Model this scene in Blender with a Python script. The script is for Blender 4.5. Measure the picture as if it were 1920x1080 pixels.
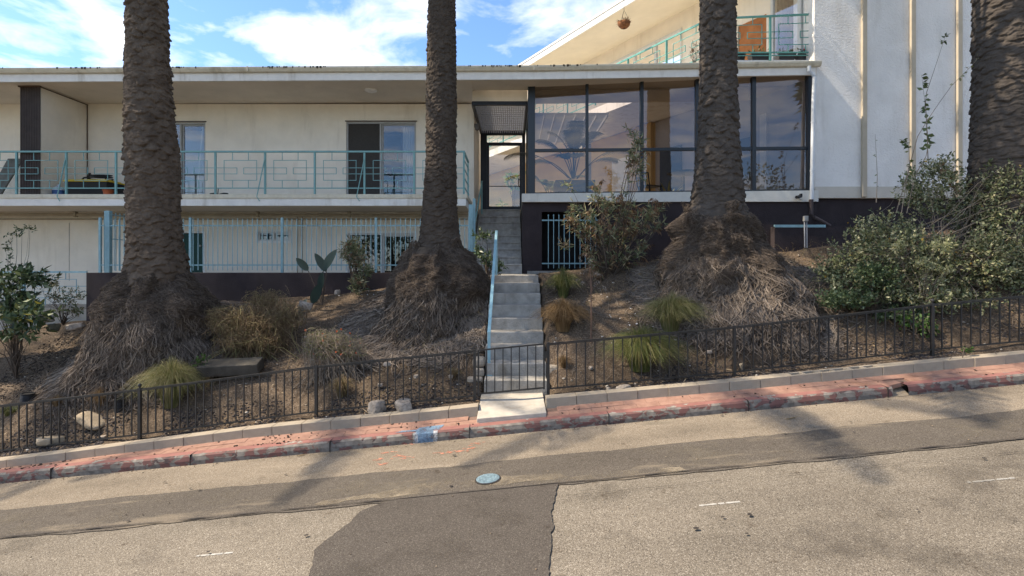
import bpy, math, random
import numpy as np
from mathutils import Vector, Matrix, noise
R=math.radians
random.seed(7); rng=np.random.default_rng(7)
S=bpy.context.scene; COL=S.collection
for o in list(bpy.data.objects): bpy.data.objects.remove(o)

# ------------------------------------------------------------------ camera, sky, sun, exposure
# world frame: camera eye at the origin, +Y is the viewing direction, Z up, metres
cam=bpy.data.cameras.new('camera'); cam.lens=18.75; cam.sensor_width=36; cam.shift_y=-40/1920
cam.clip_start=.05; cam.clip_end=2000
co=bpy.data.objects.new('camera',cam); COL.objects.link(co); co.rotation_euler=(R(90),0,0); S.camera=co

SUN_EL=R(50); TRAVEL=Vector((0.998,0.06,0)).normalized()
w=bpy.data.worlds.new('World'); S.world=w; w.use_nodes=True
nt=w.node_tree; N=nt.nodes; L=nt.links; N.clear()
out=N.new('ShaderNodeOutputWorld'); bg=N.new('ShaderNodeBackground'); bg.inputs[1].default_value=.145
sky=N.new('ShaderNodeTexSky'); sky.sky_type='NISHITA'; sky.sun_disc=False; sky.sun_elevation=SUN_EL
sky.sun_rotation=math.atan2(-TRAVEL.x,-TRAVEL.y); sky.air_density=1.0; sky.dust_density=.4; sky.ozone_density=4.0
tc=N.new('ShaderNodeTexCoord'); sep=N.new('ShaderNodeSeparateXYZ'); L.new(tc.outputs['Generated'],sep.inputs[0])
mx=N.new('ShaderNodeMath'); mx.operation='MAXIMUM'; L.new(sep.outputs[2],mx.inputs[0]); mx.inputs[1].default_value=.05
mp=N.new('ShaderNodeVectorMath'); mp.operation='DIVIDE'
cmb=N.new('ShaderNodeCombineXYZ'); [L.new(mx.outputs[0],cmb.inputs[i]) for i in range(3)]
L.new(tc.outputs['Generated'],mp.inputs[0]); L.new(cmb.outputs[0],mp.inputs[1])
sc=N.new('ShaderNodeMapping'); sc.inputs['Location'].default_value=(3.3,1.2,0); sc.inputs['Scale'].default_value=(.8,.62,0); sc.inputs['Rotation'].default_value=(0,0,R(-18)); L.new(mp.outputs[0],sc.inputs[0])
n1=N.new('ShaderNodeTexNoise'); n1.inputs['Scale'].default_value=2.3; n1.inputs['Detail'].default_value=9; n1.inputs['Roughness'].default_value=.58; n1.inputs['Distortion'].default_value=.35; L.new(sc.outputs[0],n1.inputs[0])
cr=N.new('ShaderNodeValToRGB'); cr.color_ramp.elements[0].position=.45; cr.color_ramp.elements[1].position=.68; L.new(n1.outputs[0],cr.inputs[0])
n2=N.new('ShaderNodeTexNoise'); n2.inputs['Scale'].default_value=4; n2.inputs['Detail'].default_value=6; L.new(sc.outputs[0],n2.inputs[0])
cc=N.new('ShaderNodeValToRGB'); cc.color_ramp.elements[0].color=(5.0,5.3,5.8,1); cc.color_ramp.elements[1].color=(6.6,6.65,6.8,1); cc.color_ramp.elements[0].position=.3; cc.color_ramp.elements[1].position=.6; L.new(n2.outputs[0],cc.inputs[0])
mix=N.new('ShaderNodeMix'); mix.data_type='RGBA'; L.new(cr.outputs[0],mix.inputs[0]); tm=N.new('ShaderNodeMix'); tm.data_type='RGBA'; tm.blend_type='MULTIPLY'; tm.inputs[0].default_value=1; tm.inputs[7].default_value=(.88,.98,1.08,1); L.new(sky.outputs[0],tm.inputs[6]); L.new(tm.outputs[2],mix.inputs[6]); L.new(cc.outputs[0],mix.inputs[7])
L.new(mix.outputs[2],bg.inputs[0]); L.new(bg.outputs[0],out.inputs[0])

sl=bpy.data.lights.new('sun','SUN'); sl.energy=5.0; sl.angle=R(.45); sl.color=(1,.86,.67)
so=bpy.data.objects.new('sun',sl); COL.objects.link(so)
sd=Vector((TRAVEL.x*math.cos(SUN_EL),TRAVEL.y*math.cos(SUN_EL),-math.sin(SUN_EL)))
so.rotation_euler=sd.to_track_quat('-Z','Y').to_euler(); so.location=(-20,-3,30)
S.view_settings.view_transform='Standard'; S.view_settings.look='None'; S.view_settings.gamma=1; S.view_settings.exposure=.88
S.render.engine='CYCLES'; S.cycles.max_bounces=8; S.cycles.transparent_max_bounces=12

# ------------------------------------------------------------------ helpers
def px(x,y,d): return Vector(((x-960)*d/1000,d,(500-y)*d/1000))
def PX(x,d): return (x-960)*d/1000
def PZ(y,d): return (500-y)*d/1000

_m={}
def mat(name,col,rough=.8,var=.12,scale=6,bump=.1,bscale=60,spec=.3,metal=0,col2=None,stain=0,island=0,icol=None,coord='Object'):
    """procedural material: colour mottled by noise, fine bump, optional stains with a shape of their own, per-island variation"""
    if name in _m: return _m[name]
    m=bpy.data.materials.new(name); m.use_nodes=True; t=m.node_tree; b=t.nodes['Principled BSDF']
    b.inputs['Roughness'].default_value=rough; b.inputs['Specular IOR Level'].default_value=spec; b.inputs['Metallic'].default_value=metal
    tc=t.nodes.new('ShaderNodeTexCoord'); n=t.nodes.new('ShaderNodeTexNoise'); n.inputs['Scale'].default_value=scale; n.inputs['Detail'].default_value=7; n.inputs['Roughness'].default_value=.6
    t.links.new(tc.outputs[coord],n.inputs[0])
    r=t.nodes.new('ShaderNodeValToRGB'); c2=col2 or [c*(1-var*2) for c in col]
    r.color_ramp.elements[0].position=.3; r.color_ramp.elements[1].position=.68
    r.color_ramp.elements[0].color=(*c2[:3],1); r.color_ramp.elements[1].color=(*[min(1,c*(1+var*.4)) for c in col[:3]],1)
    t.links.new(n.outputs[0],r.inputs[0]); last=r.outputs[0]
    if stain:
        n3=t.nodes.new('ShaderNodeTexNoise'); n3.inputs['Scale'].default_value=.9; n3.inputs['Detail'].default_value=8; n3.inputs['Roughness'].default_value=.65
        mpp=t.nodes.new('ShaderNodeMapping'); mpp.inputs['Scale'].default_value=(3.0,3.0,.45); t.links.new(tc.outputs['Object'],mpp.inputs[0]); t.links.new(mpp.outputs[0],n3.inputs[0])
        r3=t.nodes.new('ShaderNodeValToRGB'); r3.color_ramp.elements[0].position=.55; r3.color_ramp.elements[1].position=.75
        r3.color_ramp.elements[0].color=(1,1,1,1); r3.color_ramp.elements[1].color=(1-stain,1-stain*1.1,1-stain*1.25,1); t.links.new(n3.outputs[0],r3.inputs[0])
        mm=t.nodes.new('ShaderNodeMix'); mm.data_type='RGBA'; mm.blend_type='MULTIPLY'; mm.inputs[0].default_value=1
        t.links.new(last,mm.inputs[6]); t.links.new(r3.outputs[0],mm.inputs[7]); last=mm.outputs[2]
    if island:
        g=t.nodes.new('ShaderNodeNewGeometry'); ri=t.nodes.new('ShaderNodeValToRGB')
        cols=icol or [[c*(1-island) for c in col],col,[min(1,c*(1+island)) for c in col]]
        while len(ri.color_ramp.elements)<len(cols): ri.color_ramp.elements.new(.5)
        for i,c in enumerate(cols):
            ri.color_ramp.elements[i].position=i/(len(cols)-1); ri.color_ramp.elements[i].color=(*c[:3],1)
        t.links.new(g.outputs['Random Per Island'],ri.inputs[0])
        mm=t.nodes.new('ShaderNodeMix'); mm.data_type='RGBA'; mm.inputs[0].default_value=.8
        t.links.new(last,mm.inputs[6]); t.links.new(ri.outputs[0],mm.inputs[7]); last=mm.outputs[2]
    t.links.new(last,b.inputs['Base Color'])
    if bump:
        n4=t.nodes.new('ShaderNodeTexNoise'); n4.inputs['Scale'].default_value=bscale; n4.inputs['Detail'].default_value=4; t.links.new(tc.outputs[coord],n4.inputs[0])
        bp=t.nodes.new('ShaderNodeBump'); bp.inputs['Strength'].default_value=bump; bp.inputs['Distance'].default_value=.02
        t.links.new(n4.outputs[0],bp.inputs['Height']); t.links.new(bp.outputs[0],b.inputs['Normal'])
    _m[name]=m; return m
def leafmat(name,cols,rough=.5,trans=.25):
    if name in _m: return _m[name]
    m=bpy.data.materials.new(name); m.use_nodes=True; t=m.node_tree; b=t.nodes['Principled BSDF']; b.inputs['Roughness'].default_value=rough; b.inputs['Specular IOR Level'].default_value=.35
    g=t.nodes.new('ShaderNodeNewGeometry'); ri=t.nodes.new('ShaderNodeValToRGB')
    while len(ri.color_ramp.elements)<len(cols): ri.color_ramp.elements.new(.5)
    for i,c in enumerate(cols):
        ri.color_ramp.elements[i].position=i/(len(cols)-1); ri.color_ramp.elements[i].color=(*c,1)
    t.links.new(g.outputs['Random Per Island'],ri.inputs[0]); t.links.new(ri.outputs[0],b.inputs['Base Color'])
    if trans:
        tr=t.nodes.new('ShaderNodeBsdfTranslucent'); t.links.new(ri.outputs[0],tr.inputs[0]); ms=t.nodes.new('ShaderNodeMixShader'); ms.inputs[0].default_value=trans
        o=t.nodes['Material Output']; t.links.new(b.outputs[0],ms.inputs[1]); t.links.new(tr.outputs[0],ms.inputs[2]); t.links.new(ms.outputs[0],o.inputs[0])
    _m[name]=m; return m
def glassmat(name,tint=(.8,.83,.86),refl=.16):
    if name in _m: return _m[name]
    m=bpy.data.materials.new(name); m.use_nodes=True; t=m.node_tree; t.nodes.remove(t.nodes['Principled BSDF'])
    tr=t.nodes.new('ShaderNodeBsdfTransparent'); tr.inputs[0].default_value=(*tint,1)
    gl=t.nodes.new('ShaderNodeBsdfGlossy'); gl.inputs['Roughness'].default_value=.0; gl.inputs[0].default_value=(.95,.95,1,1)
    fr=t.nodes.new('ShaderNodeFresnel'); fr.inputs[0].default_value=1.5
    n=t.nodes.new('ShaderNodeTexNoise'); n.inputs['Scale'].default_value=.8; tcn=t.nodes.new('ShaderNodeTexCoord'); t.links.new(tcn.outputs['Object'],n.inputs[0])
    bp=t.nodes.new('ShaderNodeBump'); bp.inputs['Strength'].default_value=.06; bp.inputs['Distance'].default_value=.03; t.links.new(n.outputs[0],bp.inputs['Height']); t.links.new(bp.outputs[0],gl.inputs['Normal'])
    a=t.nodes.new('ShaderNodeMath'); a.operation='ADD'; a.use_clamp=True; a.inputs[1].default_value=refl; t.links.new(fr.outputs[0],a.inputs[0])
    ms=t.nodes.new('ShaderNodeMixShader'); t.links.new(a.outputs[0],ms.inputs[0]); t.links.new(tr.outputs[0],ms.inputs[1]); t.links.new(gl.outputs[0],ms.inputs[2])
    t.links.new(ms.outputs[0],t.nodes['Material Output'].inputs[0]); _m[name]=m; return m

def npmesh(name,V,F,m,parent=None,smooth=False,loc=(0,0,0)):
    """V (n,3), F (k,3|4) -> linked mesh object"""
    V=np.asarray(V,dtype=np.float32); F=np.asarray(F,dtype=np.int32)
    me=bpy.data.meshes.new(name); me.vertices.add(len(V)); me.vertices.foreach_set('co',V.ravel())
    k=F.shape[1]; me.loops.add(F.size); me.loops.foreach_set('vertex_index',F.ravel())
    me.polygons.add(len(F)); me.polygons.foreach_set('loop_start',np.arange(len(F),dtype=np.int32)*k); me.polygons.foreach_set('loop_total',np.full(len(F),k,dtype=np.int32))
    if smooth: me.polygons.foreach_set('use_smooth',np.ones(len(F),dtype=bool))
    me.update(calc_edges=True); me.validate()
    o=bpy.data.objects.new(name,me); COL.objects.link(o); me.materials.append(m); o.location=loc
    if parent: o.parent=parent
    return o
class MB:
    def __init__(s): s.v=[]; s.f=[]
    def box(s,x0,x1,y0,y1,z0,z1,M=None):
        b=len(s.v); c=[(x0,y0,z0),(x1,y0,z0),(x1,y1,z0),(x0,y1,z0),(x0,y0,z1),(x1,y0,z1),(x1,y1,z1),(x0,y1,z1)]
        if M: c=[tuple(M@Vector(p)) for p in c]
        s.v+=c; s.f+=[tuple(b+i for i in q) for q in ((0,3,2,1),(4,5,6,7),(0,1,5,4),(1,2,6,5),(2,3,7,6),(3,0,4,7))]; return s
    def hexa(s,pts):
        b=len(s.v); s.v+=[tuple(p) for p in pts]; s.f+=[tuple(b+i for i in q) for q in ((0,3,2,1),(4,5,6,7),(0,1,5,4),(1,2,6,5),(2,3,7,6),(3,0,4,7))]; return s
    def bar(s,a,b,wx,wz=None,up=(0,0,1)):
        """rectangular bar from a to b"""
        a=Vector(a); b=Vector(b); wz=wz or wx; t=(b-a).normalized(); u=Vector(up)
        if abs(t.dot(u))>.95: u=Vector((0,1,0))
        sx=t.cross(u).normalized()*wx/2; sz=sx.cross(t).normalized()*wz/2
        return s.hexa([a-sx-sz,a+sx-sz,a+sx+sz,a-sx+sz,b-sx-sz,b+sx-sz,b+sx+sz,b-sx+sz])
    def tube(s,pts,r,n=8,cap=True):
        pts=[Vector(p) for p in pts]; rr=r if isinstance(r,(list,tuple)) else [r]*len(pts); b0=len(s.v)
        for i,p in enumerate(pts):
            t=(pts[min(i+1,len(pts)-1)]-pts[max(i-1,0)]).normalized(); u=Vector((0,0,1)) if abs(t.z)<.9 else Vector((0,1,0))
            a=t.cross(u).normalized(); c=a.cross(t).normalized()
            for k in range(n): an=2*math.pi*k/n; s.v.append(tuple(p+a*math.cos(an)*rr[i]+c*math.sin(an)*rr[i]))
        for i in range(len(pts)-1):
            for k in range(n): s.f.append((b0+i*n+k,b0+i*n+(k+1)%n,b0+(i+1)*n+(k+1)%n,b0+(i+1)*n+k))
        if cap: s.f.append(tuple(b0+k for k in range(n))[::-1]); s.f.append(tuple(b0+(len(pts)-1)*n+k for k in range(n)))
        return s
    def lathe(s,prof,c=(0,0,0),n=20,cap=True):
        b0=len(s.v); c=Vector(c)
        for z,r in prof:
            for k in range(n): an=2*math.pi*k/n; s.v.append((c.x+r*math.cos(an),c.y+r*math.sin(an),c.z+z))
        for i in range(len(prof)-1):
            for k in range(n): s.f.append((b0+i*n+k,b0+i*n+(k+1)%n,b0+(i+1)*n+(k+1)%n,b0+(i+1)*n+k))
        if cap: s.f.append(tuple(b0+k for k in range(n))[::-1]); s.f.append(tuple(b0+(len(prof)-1)*n+k for k in range(n)))
        return s
    def poly(s,pts): b=len(s.v); s.v+=[tuple(p) for p in pts]; s.f.append(tuple(range(b,b+len(pts)))); return s
    def prism(s,pts,vec):
        """extrude polygon by vec"""
        b=len(s.v); n=len(pts); v=Vector(vec); s.v+=[tuple(p) for p in pts]+[tuple(Vector(p)+v) for p in pts]
        s.f.append(tuple(range(b,b+n))[::-1]); s.f.append(tuple(range(b+n,b+2*n)))
        for i in range(n): s.f.append((b+i,b+(i+1)%n,b+n+(i+1)%n,b+n+i))
        return s
    def build(s,name,m,parent=None,bevel=0,smooth=False,loc=(0,0,0)):
        me=bpy.data.meshes.new(name); me.from_pydata(s.v,[],s.f); me.update()
        o=bpy.data.objects.new(name,me); COL.objects.link(o); me.materials.append(m); o.location=loc
        if smooth: me.polygons.foreach_set('use_smooth',[True]*len(me.polygons))
        if parent: o.parent=parent
        if bevel:
            bm=o.modifiers.new('bevel','BEVEL'); bm.width=bevel; bm.segments=2; bm.limit_method='ANGLE'
        return o
def empty(name,label,cat,loc=(0,0,0),group=None):
    o=bpy.data.objects.new(name,None); COL.objects.link(o); o.location=loc; o.empty_display_size=.2
    return tag(o,label,cat,group)
def tag(o,label,cat,group=None):
    o['label']=label; o['category']=cat
    if group: o['group']=group
    return o
def kind(o,k): o['kind']=k; return o
def put(o,parent):
    """parent keeping world coordinates of a mesh built in world space"""
    o.parent=parent; o.location=-parent.location; return o

# vectorised ribbons / tubes / leaves
def paths_tubes(P,rad,sides=3):
    """P (N,K,3), rad (N,K) -> V,F"""
    P=np.asarray(P,float); Nn,K,_=P.shape
    T=np.gradient(P,axis=1); T/=np.linalg.norm(T,axis=2,keepdims=True)+1e-9
    ref=np.where(np.abs(T[...,2:3])>.85,np.array([0,1.,0]),np.array([0,0,1.]))
    A=np.cross(T,ref); A/=np.linalg.norm(A,axis=2,keepdims=True)+1e-9; B=np.cross(A,T)
    an=np.arange(sides)*2*np.pi/sides
    V=P[:,:,None,:]+rad[:,:,None,None]*(A[:,:,None,:]*np.cos(an)[None,None,:,None]+B[:,:,None,:]*np.sin(an)[None,None,:,None])
    idx=np.arange(Nn*K*sides).reshape(Nn,K,sides); j=(np.arange(sides)+1)%sides
    F=np.stack([idx[:,:-1,:],idx[:,:-1,j],idx[:,1:,j],idx[:,1:,:]],-1).reshape(-1,4)
    return V.reshape(-1,3),F
def paths_ribbons(P,wid,side):
    """flat ribbons; side (N,3) or (N,K,3) width direction"""
    P=np.asarray(P,float); Nn,K,_=P.shape; side=np.asarray(side,float)
    if side.ndim==2: side=np.repeat(side[:,None,:],K,1)
    V=np.stack([P-side*wid[...,None]/2,P+side*wid[...,None]/2],2)
    idx=np.arange(Nn*K*2).reshape(Nn,K,2)
    F=np.stack([idx[:,:-1,0],idx[:,:-1,1],idx[:,1:,1],idx[:,1:,0]],-1).reshape(-1,4)
    return V.reshape(-1,3),F
def join(*vf):
    V=[];F=[];b=0
    for v,f in vf: V.append(v); F.append(f+b); b+=len(v)
    return np.concatenate(V),np.concatenate(F)
def unit(a): return a/(np.linalg.norm(a,axis=-1,keepdims=True)+1e-9)
def leaves(pos,dirs,length,width,fold=.15):
    """one diamond leaf (two faces folded on the midrib) each"""
    n=len(pos); dirs=unit(dirs); rnd=unit(rng.normal(size=(n,3))); sd=unit(np.cross(dirs,rnd)); nm=np.cross(dirs,sd)
    L_=np.broadcast_to(length,(n,))[:,None]; W=np.broadcast_to(width,(n,))[:,None]
    a=pos; tip=pos+dirs*L_-nm*L_*.12; l=pos+dirs*L_*.45+sd*W/2+nm*W*fold; r=pos+dirs*L_*.45-sd*W/2+nm*W*fold
    V=np.stack([a,l,tip,r],1).reshape(-1,3); i=np.arange(n)[:,None]*4
    F=np.concatenate([i+np.array([[0,1,2]]),i+np.array([[0,2,3]])],0)
    F=np.stack([i[:,0],i[:,0]+1,i[:,0]+2,i[:,0]+3],1)
    return V,F
def vnoise(P,s,seed=0):
    """cheap smooth value noise (numpy), P (...,3)"""
    P=np.asarray(P,float)*s+seed*17.3; i=np.floor(P).astype(np.int64); f=P-i; f=f*f*(3-2*f)
    def h(a,b,c):
        n=(a*374761393+b*668265263+c*2147483647+seed*9973)&0xffffffff
        n=((n^(n>>13))*1274126177)&0xffffffff
        return ((n^(n>>16))&0xffff)/65535.
    r=0
    for dx in (0,1):
        for dy in (0,1):
            for dz in (0,1):
                wgt=(f[...,0] if dx else 1-f[...,0])*(f[...,1] if dy else 1-f[...,1])*(f[...,2] if dz else 1-f[...,2])
                r=r+wgt*h(i[...,0]+dx,i[...,1]+dy,i[...,2]+dz)
    return r*2-1
def fbm(P,s,o=4,seed=0): return sum(vnoise(P,s*2**k,seed+k)/2**k for k in range(o))

# ------------------------------------------------------------------ terrain functions (everything is laid out on the sloping street)
SL=.097
def road_z(X): return -2.2+SL*X
FY=7.75
_ft=[(-3000,1090),(0,761),(262,730),(593,687),(893,657),(1020,645),(1377,613),(1748,571),(1920,555),(3500,400)]
def fence_top(X):
    x=960+X*1000/FY
    return PZ(np.interp(x,[a for a,_ in _ft],[b for _,b in _ft]),FY)
_bt=[(-3000,1196),(0,881),(480,820),(860,783),(1025,764),(1204,748),(1329,737),(1581,712),(1842,687),(1920,680),(3500,525)]
BY=7.42
def block_z(X):
    x=960+X*1000/BY
    return PZ(np.interp(x,[a for a,_ in _bt],[b for _,b in _bt]),BY)
STEPS=[(713,8.0),(681.5,8.32),(649,8.64),(622.5,8.96),(596.5,9.28),(571.5,9.6),(550,9.92),(531,10.24),(516,10.56)]
LOW=[(PZ(y,d),d) for y,d in STEPS]
UPY=[(495,12.62),(481,12.95),(466,13.3),(453.6,13.65),(441,14),(428.6,14.35),(416,14.7),(405,15.05),(392.5,15.4)]
UP=[(PZ(y,d),d) for y,d in UPY]
def ground(X,Y):
    X=np.asarray(X,float); Y=np.asarray(Y,float)
    zf=fence_top(X)-.74
    zb=np.where(X<0,-.2+.108*X,-.2+.085*X)
    top=np.interp(X,[-9,-3,0,6],[11.6,11.3,10.7,10.9])
    t=np.clip((Y-7.9)/(top-7.9),0,1.0); t=t*(1.25-.25*t)
    z=zf+(zb-zf)*t
    for (cx,cy,h,r) in ((-6.9,9.4,.42,1.2),(-5.7,10.1,.5,.9),(-1.45,10,.12,1.0),(3.8,9.9,.25,1.2),(9.0,9.5,.5,1.4)):
        z=z+h*np.exp(-((X-cx)**2+(Y-cy)**2)/(r*r))
    P=np.stack([X,Y,0*X],-1)
    z=z+.05*fbm(P,1.1,3,3)*np.clip((Y-7.8)*2,0,1)+.022*fbm(P,6,3,5)
    st=np.clip(1-(np.abs(X-.06)-.46)/.06,0,1)
    zs=np.interp(Y,[7.7]+[d for _,d in LOW]+[12.7],[-1.95]+[z0-.1 for z0,_ in LOW]+[-.2])-.28
    return np.where(st>0,np.minimum(z,z*(1-st)+zs*st),z)
def gz(X,Y): return float(ground(X,Y))
# ------------------------------------------------------------------ materials
def aggregate(name,cols,scale,rough=.9,blot=.25,bump=.35,col_stain=(.5,.45,.4),wear=None):
    m=bpy.data.materials.new(name); m.use_nodes=True; t=m.node_tree; b=t.nodes['Principled BSDF']; b.inputs['Roughness'].default_value=rough; b.inputs['Specular IOR Level'].default_value=.2
    tc=t.nodes.new('ShaderNodeTexCoord'); v=t.nodes.new('ShaderNodeTexVoronoi'); v.inputs['Scale'].default_value=scale; t.links.new(tc.outputs['Object'],v.inputs[0])
    sp=t.nodes.new('ShaderNodeSeparateColor'); t.links.new(v.outputs['Color'],sp.inputs[0])
    r=t.nodes.new('ShaderNodeValToRGB')
    while len(r.color_ramp.elements)<len(cols): r.color_ramp.elements.new(.5)
    for i,(p,c) in enumerate(cols): r.color_ramp.elements[i].position=p; r.color_ramp.elements[i].color=(*c,1)
    t.links.new(sp.outputs[0],r.inputs[0])
    def nz(s,d,lo,hi,c0,c1,stretch=(1,1,1)):
        n=t.nodes.new('ShaderNodeTexNoise'); n.inputs['Scale'].default_value=s; n.inputs['Detail'].default_value=d; n.inputs['Roughness'].default_value=.65
        mp=t.nodes.new('ShaderNodeMapping'); mp.inputs['Scale'].default_value=stretch; t.links.new(tc.outputs['Object'],mp.inputs[0]); t.links.new(mp.outputs[0],n.inputs[0])
        q=t.nodes.new('ShaderNodeValToRGB'); q.color_ramp.elements[0].position=lo; q.color_ramp.elements[1].position=hi; q.color_ramp.elements[0].color=(*c0,1); q.color_ramp.elements[1].color=(*c1,1); t.links.new(n.outputs[0],q.inputs[0]); return q.outputs[0]
    last=r.outputs[0]
    def mul(a,c):
        mm=t.nodes.new('ShaderNodeMix'); mm.data_type='RGBA'; mm.blend_type='MULTIPLY'; mm.inputs[0].default_value=1; t.links.new(a,mm.inputs[6]); t.links.new(c,mm.inputs[7]); return mm.outputs[2]
    last=mul(last,nz(.7,8,.35,.65,(1-blot,1-blot,1-blot),(1.0,1.0,1.0),(.5,1.2,1)))
    last=mul(last,nz(5,6,.62,.74,(1,1,1),col_stain))
    if wear:
        ms=t.nodes.new('ShaderNodeMix'); ms.data_type='RGBA'; f=nz(1.3,9,wear[0],wear[0]+.07,(0,0,0),(1,1,1),(.35,1.6,1)); t.links.new(f,ms.inputs[0]); t.links.new(last,ms.inputs[6]); ms.inputs[7].default_value=(*wear[1],1)
        f2=nz(90,2,.3,.7,(.6,.6,.6),(1.15,1.15,1.15)); last=mul(ms.outputs[2],f2)
    t.links.new(last,b.inputs['Base Color'])
    bp=t.nodes.new('ShaderNodeBump'); bp.inputs['Strength'].default_value=bump; bp.inputs['Distance'].default_value=.006; bp.invert=True
    t.links.new(v.outputs['Distance'],bp.inputs['Height']); t.links.new(bp.outputs[0],b.inputs['Normal'])
    return m
M_chip=aggregate('chip_seal_road',[(0,(.062,.053,.043)),(.14,(.137,.117,.093)),(.5,(.182,.156,.122)),(.86,(.225,.196,.156)),(1,(.36,.325,.27))],150,blot=.30,bump=.5)
M_chip2=aggregate('fine_worn_road',[(0,(.13,.11,.085)),(.3,(.24,.195,.145)),(.8,(.32,.265,.2)),(1,(.42,.38,.31))],170,blot=.42,bump=.4,wear=(.60,(.17,.145,.11)))
M_asph=aggregate('asphalt_strip',[(0,(.065,.055,.046)),(.3,(.10,.085,.07)),(.8,(.13,.112,.092)),(1,(.2,.18,.15))],150,blot=.25,bump=.3,wear=(.57,(.17,.142,.108)))
M_patch=aggregate('asphalt_patch',[(0,(.045,.038,.032)),(.3,(.068,.058,.05)),(.85,(.088,.077,.066)),(1,(.16,.145,.12))],170,blot=.25,bump=.25)
M_sand=aggregate('sandy_grit',[(0,(.2,.16,.11)),(.5,(.29,.235,.17)),(1,(.38,.32,.24))],200,blot=.3)
M_tar=mat('tar_seam',(.035,.03,.027),.8)
M_white=mat('faded_road_paint',(.46,.44,.40),.8,.2,40)
M_red_spray=mat('orange_spray_paint',(.55,.24,.16),.9,.2,30)
M_stucco=mat('cream_stucco',(.82,.74,.62),.92,.06,1.6,.5,60,.15,stain=.16)
M_stucco_w=mat('white_stucco',(.81,.785,.75),.92,.06,1.4,.9,35,.15,stain=.16)
M_soffit=mat('beige_soffit',(.68,.60,.49),.92,.06,1.3,.15,60,.1,stain=.1)
M_cupper=mat('upper_stair_concrete',(.46,.43,.385),.9,.2,6,.5,40,.2,stain=.5)
M_lobw=mat('shaded_lobby_stucco',(.48,.45,.46),.92,.05,1.4,.25,60,.1)  # whitish wall with its shade put into the colour as purple grey
M_eave=mat('pale_eave_soffit',(.76,.68,.53),.92,.05,1.4,.2,60,.1)
M_gold=mat('sun_warmed_stucco',(.60,.42,.20),.92,.05,1.4,.25,60,.1,stain=.06)  # beige courtyard wall, sunlit warmth put into the base colour
M_trim=mat('white_trim_paint',(.80,.77,.72),.6,.06,5,.15,80,.3,stain=.42)
M_gutter=mat('cream_gutter_paint',(.66,.60,.47),.5,.08,8,.08,60,.35,stain=.45)
M_conc=mat('stair_concrete',(.35,.33,.295),.9,.2,5,.6,40,.2,stain=.6)
M_slab=mat('walk_concrete',(.44,.40,.34),.9,.12,5,.35,60,.2,stain=.35)
M_block=mat('beige_block',(.34,.29,.225),.92,.10,7,.35,90,.15,stain=.25)
M_stone=mat('cut_stone',(.36,.31,.25),.95,.2,9,.6,40,.15)
M_dwall=mat('dark_brown_stucco',(.042,.032,.034),.85,.15,3,.5,60,.25,stain=.2)
M_dark=mat('dark_bronze_metal',(.018,.02,.026),.45,.1,10,.05,50,.4)
M_black=mat('black_plastic',(.015,.015,.016),.5,.1,10,0)
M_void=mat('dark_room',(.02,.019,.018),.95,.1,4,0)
M_iron=mat('weathered_black_iron',(.012,.012,.012),.45,.25,14,.2,90,.5,col2=(.03,.026,.023))
M_teal=mat('teal_painted_steel',(.20,.39,.385),.5,.10,8,.1,90,.4,stain=.2)
M_tealb=mat('pale_blue_painted_steel',(.26,.43,.48),.5,.10,8,.1,90,.4,stain=.2)
M_tealg=mat('green_teal_steel',(.12,.33,.29),.5,.1,8,.1,90,.4)
M_alu=mat('aluminium_frame',(.36,.35,.33),.45,.08,10,.05,80,.5)
M_wframe=mat('white_window_frame',(.62,.61,.58),.5,.05,10,.05,80,.4)
M_gdoor=mat('green_painted_door',(.01,.055,.045),.5,.1,6,.05)
M_wood=mat('orange_plywood',(.42,.17,.06),.7,.2,3,.1,30,.2,col2=(.27,.10,.035))
M_curt=mat('pale_curtain',(.55,.56,.58),.9,.05,3,.1)
M_corr=mat('corrugated_brown_panel',(.085,.068,.062),.7,.15,5,.2,50,.3)
M_brick=mat('brick',(.30,.18,.135),.9,.15,9,.4,70,.15,col2=(.22,.125,.095),stain=.3)
M_dirt=aggregate('dry_dirt',[(0,(.05,.036,.025)),(.3,(.105,.075,.05)),(.8,(.145,.105,.071)),(1,(.24,.19,.14))],80,blot=.5,bump=1.0,col_stain=(.72,.62,.55))
M_glass=glassmat('tinted_glass',(.56,.50,.45),.045)
M_glass2=glassmat('door_glass',(.88,.88,.86),.03)
M_glassd=glassmat('dark_glass',(.35,.38,.4),.06)

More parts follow.
